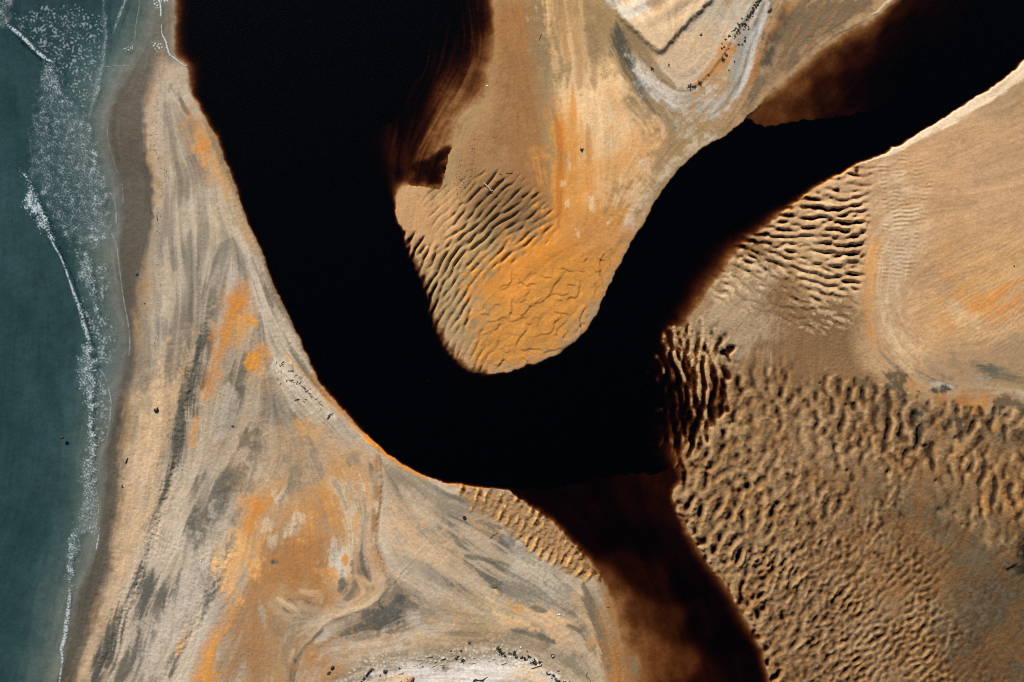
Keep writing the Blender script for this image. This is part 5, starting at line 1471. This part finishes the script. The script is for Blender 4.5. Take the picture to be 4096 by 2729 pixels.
ring('tyre', 'black car tyre on the grey-streaked sand south of the bend', 1858, 2069, .225, .105, 'rubber')
ring('tyre', 'thin dark tyre half buried and filled with pale sand', 2210, 2620, .275, .055, 'rubber', 'sandfill')
wood('driftwood_log', 'pale log with a forked root end on the rippled bar', 'driftwood', [(1935, 733), (1944, 742), (1955, 753), (1963, 763), (1966, 771)], [.05, .10, .12, .13, .09], 'pale_wood',
     [([(1963, 763), (1970, 765), (1975, 767)], [.09, .08, .03]), ([(1968, 765), (1971, 761)], [.05, .02])], lift=[0, .02, .05, .06, .03])
wood('driftwood_branch', 'bleached crooked branch beside the dark weed on the white strand', 'driftwood', [(2124, 2668), (2138, 2663), (2152, 2658), (2162, 2655), (2166, 2647)], [.05, .08, .10, .11, .06], 'pale_wood',
     [([(2150, 2659), (2158, 2662)], [.06, .03])], seed=3)
wood('driftwood_branch', 'dark forked twig standing out on grey sand near the southern edge', 'driftwood', [(2361, 2723), (2355, 2711), (2345, 2703), (2344, 2695), (2350, 2687)], [.04, .05, .06, .05, .03], 'brown_wood',
     [([(2344, 2696), (2338, 2700)], [.04, .02]), ([(2345, 2703), (2347, 2709)], [.04, .015])], seed=4)
wood('driftwood_branch', 'slender dark stick curving on the sand east of the black tyre', 'driftwood', [(1958, 2149), (1963, 2151), (1970, 2141), (1980, 2136), (1993, 2130)], [.035, .05, .05, .05, .025], 'brown_wood',
     [([(1980, 2136), (1984, 2140)], [.03, .012])], seed=5)
wood('driftwood_branch', 'short brown stick bowed like a smile on the grey fan', 'driftwood', [(1961, 2338), (1968, 2344), (1978, 2347), (1990, 2345)], [.04, .07, .08, .04], 'brown_wood', seed=6)
wood('driftwood_stump', 'small black root stump on the peach heart of the bar', 'driftwood', [(2321, 597), (2325, 601), (2328, 606)], [.16, .24, .12], 'brown_wood',
     [([(2328, 600), (2335, 597)], [.07, .04]), ([(2323, 603), (2319, 604)], [.08, .05]), ([(2322, 599), (2320, 597)], [.06, .04])], seed=7)
wood('driftwood_log', 'splintered rusty trunk at the southern edge of the white strand', 'driftwood', [(1628, 2736), (1638, 2724), (1648, 2712), (1655, 2702)], [.28, .34, .30, .16], 'rust_wood',
     [([(1622, 2728), (1636, 2716), (1648, 2704)], [.12, .14, .08]), ([(1632, 2712), (1626, 2708)], [.08, .05]), ([(1608, 2723), (1606, 2718)], [.09, .06])], seed=8)
wood('driftwood_plank', 'short silvery plank lying level above the white strand', 'driftwood', [(1706, 2621), (1718, 2620), (1733, 2619)], [.06, .08, .06], 'silver_wood', [([(1708, 2624), (1720, 2623), (1732, 2622)], [.04, .05, .04])], seed=9)
wood('driftwood_branch', 'long black branch slanting at the western end of the white strand', 'driftwood', [(1466, 2700), (1473, 2688), (1480, 2680), (1487, 2674), (1493, 2668)], [.09, .12, .13, .12, .07], 'black_wood',
     [([(1482, 2677), (1486, 2680)], [.06, .03])], seed=10)
wood('driftwood_branch', 'thin green-black stick at the water-worn edge of the white strand', 'driftwood', [(1893, 2720), (1902, 2712), (1915, 2716), (1930, 2716), (1945, 2706), (1953, 2703)], [.09, .14, .07, .14, .04, .03], 'weed', seed=11)
wood('driftwood_branch', 'dark upright stick on the wet beach beside the lower surf', 'driftwood', [(504, 1853), (508, 1843), (513, 1831)], [.08, .10, .06], 'black_wood', seed=12)
wood('driftwood_branch', 'small dark L-shaped stick at the edge of the wet beach', 'driftwood', [(490, 1937), (489, 1947), (497, 1949)], [.05, .07, .04], 'black_wood', seed=13)
wood('driftwood_branch', 'thin dark stick where the dark wet sand meets dry beach', 'driftwood', [(600, 838), (606, 852)], [.05, .06], 'black_wood', seed=14)
wood('driftwood_branch', 'second thin dark stick just inland of the dark wet sand', 'driftwood', [(629, 862), (633, 884)], [.05, .05], 'black_wood', seed=15)
wood('sunken_branch', 'short black stick lying in the brown shallows of the side channel', 'driftwood', [(2637, 2432), (2645, 2441)], [.09, .07], 'black_wood', z=1, seed=16)
wood('driftwood_branch', 'dark twig lying north to south on the brown side of the bar', 'driftwood', [(2165, 140), (2160, 152), (2155, 166)], [.05, .05, .03], 'brown_wood', seed=17)
wood('driftwood_branch', 'twin dark twigs on the brown sand above the bar ripples', 'driftwood', [(1996, 696), (2012, 702)], [.04, .03], 'brown_wood', [([(2022, 696), (2040, 695), (2052, 693)], [.03, .05, .03])], seed=18)
e = bpy.data.objects.new('seaweed_heap', None)
scene.collection.objects.link(e)
e.location = W(625, 1642, ground_z(625, 1642))
tag(e, 'black comma-shaped weed heap with a rising tail on the open beach', 'seaweed')
link('mound', lump_mesh('mound', .38, 5, .5), M['weed'], e)
link('tail', mesh_of('tail', *tube_data([((a - 625) * S, -(b - 1642) * S, .12) for a, b in [(624, 1646), (630, 1645), (634, 1638), (633, 1632), (634, 1628)]], [.14, .22, .19, .12, .04], 7, 3)), M['weed'], e)


def lump(name, label, cat, u, v, r, mat, seed, flat=.5, group=None, z=None, sx=1, rot=0):
    o = link(name, lump_mesh(name, r, seed, flat), M[mat])
    o.location = W(u, v, ground_z(u, v) if z is None else z)
    o.scale = (sx, 1, 1)
    o.rotation_euler = (0, 0, rot)
    return tag(o, label, cat, group)


lump('rock', 'lone black rock awash in the open sea', 'rock', 247, 1750, .30, 'rock', 21, .6, z=.0, sx=1.3)
lump('rock', 'small dark stone on the wet sand below the upper beach', 'rock', 550, 1097, .26, 'rock', 22, .5)
lump('rock', 'tiny dark stone on the grey beach beside the footprint line', 'rock', 580, 1215, .16, 'rock', 23, .5)
lump('boulder', 'rounded dark boulder at the western end of the white strand', 'rock', 1542, 2682, .36, 'rock', 24, .6, sx=1.2)
lump('weed_clump', 'black weed clump on the orange sand south of the channel', 'seaweed', 1334, 2667, .34, 'weed', 25, .4, rot=.9, sx=1.5)
lump('weed_clump', 'grey-green smear of weed beside the black clump on orange sand', 'seaweed', 1320, 2688, .26, 'rock', 26, .2, rot=.7, sx=1.9)
lump('rock', 'oblong dark stone on the grey slope in the north-east', 'rock', 3076, 46, .26, 'rock', 27, .4, rot=.75, sx=2.2)
lump('stone', 'white stone at the water edge of the bar', 'stone', 1948, 344, .17, 'white', 28, .5)
lump('stone', 'pale pebble on the brown heart of the south-western fan', 'stone', 1251, 2071, .14, 'stone', 29, .6)
lump('stone', 'pale pebble above the eastern end of the white strand', 'stone', 2083, 2586, .16, 'stone', 30, .6)
lump('stone', 'pale pebble on the tan sand above the plank', 'stone', 1601, 2609, .12, 'stone', 31, .6)
lump('stone', 'pale lump on the western streaked beach', 'stone', 808, 2243, .14, 'stone', 32, .5)
lump('stone', 'brown cobble in the grey streaks of the western beach', 'rock', 934, 1705, .20, 'rock', 33, .4, sx=1.4)
lump('stone', 'reddish lump on the rim of the side channel', 'stone', 2431, 2426, .22, 'rust_wood', 34, .5, sx=1.5)
lump('stone', 'dark pebble on the eastern orange-veined sand', 'rock', 4050, 1066, .16, 'rock', 35, .6)
o = bpy.data.objects.new('litter', None)
scene.collection.objects.link(o)
o.location = W(2235, 2457, ground_z(2235, 2457))
tag(o, 'torn white plastic scrap on the peach sand inside the fan', 'litter')
for du, sc in ((-3.2, 1.0), (3.0, 1.2)):
    V3 = [(-.10, .22 * sc, .02), (.16 * sc, .02, .10), (-.12, -.2, .03), (-.05, .02, .14), (-.10, .22 * sc, -.01), (.16 * sc, .02, .07), (-.12, -.2, .0)]
    s = link('scrap', mesh_of('scrap', V3, [(0, 3, 1), (1, 3, 2), (2, 3, 0), (4, 5, 6)], False), M['white'], o)
    s.location = (du * S, .02, 0)

# wrack line in the north-east: black weed clumps
weed_protos = [weed_mesh('weed_clump', 300 + k) for k in range(5)]
for m_ in weed_protos:
    m_.materials.append(M['weed'])
wr = [(1130, 20, 1.3), (1060, 60, 1.2), (1010, 110, 1.0), (1045, 165, 1.1), (965, 190, 1.2), (1000, 245, 1.0), (920, 265, 1.0), (932, 330, 1.3), (880, 370, 1.2), (850, 430, 1.2), (820, 500, 1.2), (750, 490, .9), (742, 585, 1.1), (600, 570, .8), (512, 720, 1.2),
      (590, 715, .8), (640, 735, 1.3), (690, 705, 1.0), (722, 750, 1.0), (680, 800, .9), (525, 780, 1.0), (432, 845, .9), (390, 900, 1.0), (492, 880, 1.2), (460, 962, .9), (548, 972, .8), (245, 1070, 1.2), (140, 1155, 1.0), (410, 1065, .9), (395, 1120, .6),
      (512, 1300, 1.0), (624, 1290, .9), (690, 1190, 1.1), (690, 1095, .9), (235, 1410, .8), (90, 1370, .8), (660, 870, .7), (800, 860, .8), (795, 795, .7), (540, 1220, .5), (120, 1540, .9), (40, 1275, .7), (320, 940, .6), (915, 495, .6)]
rw = random.Random(44)
for k, (x, y, s) in enumerate(wr):
    o = link('weed_clump', weed_protos[k % 5])
    u, v = 2880 + x * .1403, y * .1403
    o.location = W(u, v, ground_z(u, v))
    o.rotation_euler = (0, 0, rw.uniform(0, 6.28))
    o.scale = (s * .66,) * 3
    tag(o, 'black weed clump of the wrack line on the pale north-eastern slope', 'seaweed', 'wrack line on the north-eastern slope')
for k, (x, y, s) in enumerate([(1450, 415, 1.3), (1470, 385, .8), (1290, 575, 1.1), (1220, 605, 1.3), (1250, 600, .9), (1350, 520, .5), (1440, 340, .6), (1490, 490, .5), (1300, 245, .7), (1075, 455, .7), (960, 480, .8), (1530, 430, .5)]):
    o = link('weed_clump', weed_protos[k % 5])
    (u, v), = c(2, 0, (x, y))
    o.location = W(u, v, ground_z(u, v))
    o.rotation_euler = (0, 0, rw.uniform(0, 6.28))
    o.scale = (s,) * 3
    tag(o, 'small black weed clump along the foot of the pale slope below the dune wedge', 'seaweed', 'weed below the dune wedge')
# twigs stranded on the western bank of the bend
twig_protos = []
for k in range(6):
    rr = random.Random(500 + k)
    pts, x, y, a = [], -.55, 0, 0
    for q in range(6):
        pts.append((x, y, .08))
        a += rr.uniform(-.7, .7)
        x += .22 * math.cos(a)
        y += .22 * math.sin(a)
    V3, F = tube_data(pts, [.05, .09, .10, .09, .07, .03], 6, k, .25)
    bx, by = pts[3][0], pts[3][1]
    v2, f2 = tube_data([(bx, by, .08), (bx + .1, by + .18, .08), (bx + .14, by + .3, .06)], [.07, .06, .03], 5, k + 9, .2)
    b = len(V3)
    m_ = mesh_of('twig', V3 + v2, F + [tuple(q + b for q in f) for f in f2])
    m_.materials.append(M['brown_wood'])
    twig_protos.append(m_)
tw = [(230, 150, 40, .9), (290, 240, -70, .9), (365, 130, 60, 1.0), (350, 185, 70, .8), (350, 212, 10, .7), (620, 365, 20, 1.1), (575, 388, 30, .8), (340, 405, 80, .9), (245, 620, -50, .9), (510, 640, -25, 1.0), (545, 668, -80, .6), (622, 632, 5, 1.0), (645, 695, -25, 1.0),
      (705, 712, -10, .8), (770, 705, 85, 1.1), (775, 740, 60, .6), (865, 580, -60, 1.0), (880, 630, -40, .6), (875, 770, -10, 1.1), (905, 820, -55, 1.0), (960, 845, -20, 1.0), (1030, 850, -12, .9), (990, 890, -60, 1.1), (1018, 950, -75, 1.0), (1075, 995, -15, 1.1),
      (1130, 1030, -35, 1.0), (1160, 1080, -30, .9), (1215, 1105, -35, .9), (1232, 1140, -80, .8), (780, 1180, 22, 1.3), (1335, 1210, -15, .8), (1430, 1278, 25, .8), (1480, 1343, -20, .8), (1000, 1240, 0, .9), (1130, 890, -60, .8), (300, 750, 60, .7), (745, 548, 15, .7), (775, 515, -15, .8),
      (955, 1240, 10, .5), (1040, 1170, 20, .8), (1465, 1468, 35, .6), (1370, 1170 , -30, .4), (690, 425, 0, .5), (130, 1080, -10, .7), (405, 258, 5, .5), (560, 218, -40, .4), (460, 150, -40, .4)]
for k, (x, y, a, s) in enumerate(tw):
    o = link('driftwood_twig', twig_protos[k % 6])
    u, v = 1080 + x * .1403, 1430 + y * .1403
    o.location = W(u, v, ground_z(u, v))
    o.rotation_euler = (0, 0, math.radians(a))
    o.scale = (s * .72, s * .55, s * .55)
    tag(o, 'dark brown twig stranded on the pale bank west of the river bend', 'driftwood', 'twigs stranded on the western bank of the bend')
for k, (x, y, a, s) in enumerate([(497, 1300, 85, 1.1), (515, 1280, 50, .6), (530, 1282, 0, .4)]):
    o = link('driftwood_twig', twig_protos[(k + 2) % 6])
    (u, v), = c(1, 1, (x, y))
    o.location = W(u, v, ground_z(u, v))
    o.rotation_euler = (0, 0, math.radians(a))
    o.scale = (s,) * 3
    tag(o, 'dark twig alone on the pale sand further down the western bank', 'driftwood', 'lone twigs further down the western bank')
# weed and sticks of the southern strand
for k, (x, y, s) in enumerate([(30, 285, .9), (70, 290, .8), (160, 268, 1.3), (150, 330, 1.2), (190, 355, 1.2), (225, 390, .9), (320, 400, 1.1), (355, 385, 1.2), (400, 415, 1.1), (440, 440, 1.1), (500, 365, 1.2), (545, 395, .8), (550, 500, 1.1), (610, 480, 1.3), (650, 450, 1.2), (620, 530, 1.4),
                               (680, 530, 1.3), (740, 505, 1.4), (790, 495, 1.0), (940, 770, 1.3), (990, 785, .9), (1060, 800, 1.1), (1095, 820, 1.2), (1040, 875, .8), (1130, 890, .9), (1165, 935, 1.3), (1205, 955, 1.2), (1320, 968, 1.3), (1355, 965, 1.0), (1440, 968, 1.0), (1190, 712, .8), (470, 260, .7)]):
    o = link('weed_clump', weed_protos[k % 5])
    u, v = 2030 + x * .17, 2560 + y * .17
    o.location = W(u, v, ground_z(u, v))
    o.rotation_euler = (0, 0, rw.uniform(0, 6.28))
    o.scale = (s * .7,) * 3
    tag(o, 'black weed clump at the eastern end of the white southern strand', 'seaweed', 'weed at the eastern end of the white strand')
for k, (x, y, s) in enumerate([(1745, 260, 1.2), (1765, 285, 1.2), (1775, 320, 1.3), (1805, 325, 1.2), (1825, 355, 1.0), (1250, 375, 1.2), (1270, 360, 1.0), (1320, 410, 1.2), (1350, 395, 1.0), (1105, 485, .6), (1185, 295, .7), (1310, 295, .7), (1405, 195, 1.0), (265, 505, .9), (360, 580, .6), (165, 618, 1.1), (145, 660, 1.0), (860, 480, .6), (590, 495, .8)]):
    o = link('weed_clump', weed_protos[(k + 1) % 5])
    u, v = 1400 + x * .34, 2500 + y * .34
    o.location = W(u, v, ground_z(u, v))
    o.rotation_euler = (0, 0, rw.uniform(0, 6.28))
    o.scale = (s * .9,) * 3
    tag(o, 'dark weed clump among the crusts of the white southern strand', 'seaweed', 'weed among the crusts of the white strand')
# weathered sticks among the crusts
stick_m = [mesh_of('stick', *tube_data([(-.5, 0, .06), (-.15, .03, .07), (.2, -.02, .07), (.5, .04, .05)], [.03, .06, .06, .02], 6, 60 + k, .2)) for k in range(3)]
for m_ in stick_m:
    m_.materials.append(M['silver_wood'])
for k in range(26):
    u = rw.uniform(1540, 2060)
    v = np.interp(u, [1540, 1700, 1900, 2060], [2690, 2640, 2630, 2630]) + rw.uniform(-16, 22)
    o = link('driftwood_stick', stick_m[k % 3])
    o.location = W(u, v, ground_z(u, v))
    o.rotation_euler = (0, 0, rw.uniform(-.6, .9))
    s = rw.uniform(.6, 1.3)
    o.scale = (s, s, s)
    tag(o, 'short bleached stick among the crusts of the white southern strand', 'driftwood', 'bleached sticks on the white strand')


# specks nobody could count: pebbles and crumbs of wrack
def specks(name, label, spots, mat, seed):
    rr = random.Random(seed)
    V3, F = [], []
    for (u, v, r) in spots:
        z = ground_z(u, v)
        x, y, _ = W(u, v)
        b = len(V3)
        a = rr.uniform(0, 6.28)
        for q in range(5):
            t = a + q * 1.2566
            rad = r * rr.uniform(.7, 1.3)
            V3.append((x + rad * math.cos(t), y + rad * math.sin(t), z - .02))
        V3.append((x + rr.uniform(-.2, .2) * r, y, z + r * .7))
        F += [(b + q, b + (q + 1) % 5, b + 5) for q in range(5)]
    o = link(name, mesh_of(name, V3, F, False), M[mat])
    o['kind'] = 'stuff'
    o['label'] = label
    return o


sp = []
fl = smooth_line(c(0, 0, (1100, 500), (1090, 700), (1070, 900), (1060, 1000), (1090, 1080), (1140, 1180), (1130, 1290), (1105, 1400), (1100, 1540)) + c(0, 1, (1095, 100), (1088, 250), (1100, 380), (1080, 560), (1085, 700), (1060, 850), (1015, 1050)), 10)
for p in fl:
    for k in range(3):
        if rw.random() < .75:
            sp.append((p[0] + rw.gauss(0, 7), p[1] + rw.gauss(0, 9), rw.uniform(.04, .11)))
specks('wrack_pebbles', 'dotted line of dark crumbs along the upper western beach', sp, 'brown_wood', 1)
sp = [(u + rw.gauss(0, 9), v + rw.gauss(0, 26), rw.uniform(.05, .13)) for k in range(190) for (u, v) in [c(1, 0, rw.choice([(1500, 1060), (1500, 1150), (1480, 1200), (1430, 1270), (1400, 1150), (1390, 1310), (1510, 990)]))[0]]]
specks('peat_crumbs', 'scatter of dark peat crumbs beside the black pool on the bar', sp, 'brown_wood', 2)
sp = [(rw.uniform(1650, 1860), rw.uniform(770, 850), rw.uniform(.04, .09)) for k in range(45)]
sp = [q for q in sp if ground_z(q[0], q[1]) > .02]
specks('bar_pebbles', 'few dark pebbles on the pale western corner of the bar', sp, 'brown_wood', 3)
sp = []
for (cx, cy, sx, sy, n) in [(800, 2000, 120, 260, 90), (2650, 250, 180, 120, 110), (2450, 600, 150, 220, 70), (1900, 2420, 200, 130, 90), (2150, 2480, 150, 120, 80), (3900, 700, 160, 200, 50), (1050, 1500, 90, 200, 60), (700, 1900, 70, 300, 60)]:
    for k in range(n):
        u, v = rw.gauss(cx, sx), rw.gauss(cy, sy)
        if ground_z(u, v) > .05 and -100 < u < 4200 and -100 < v < 2850:
            sp.append((u, v, rw.uniform(.03, .085)))
specks('shell_grit', 'scattered pale shell grit over the dry sand', sp[::2], 'stone', 4)
specks('dark_grit', 'scattered dark grit over the dry sand', sp[1::2], 'brown_wood', 5)
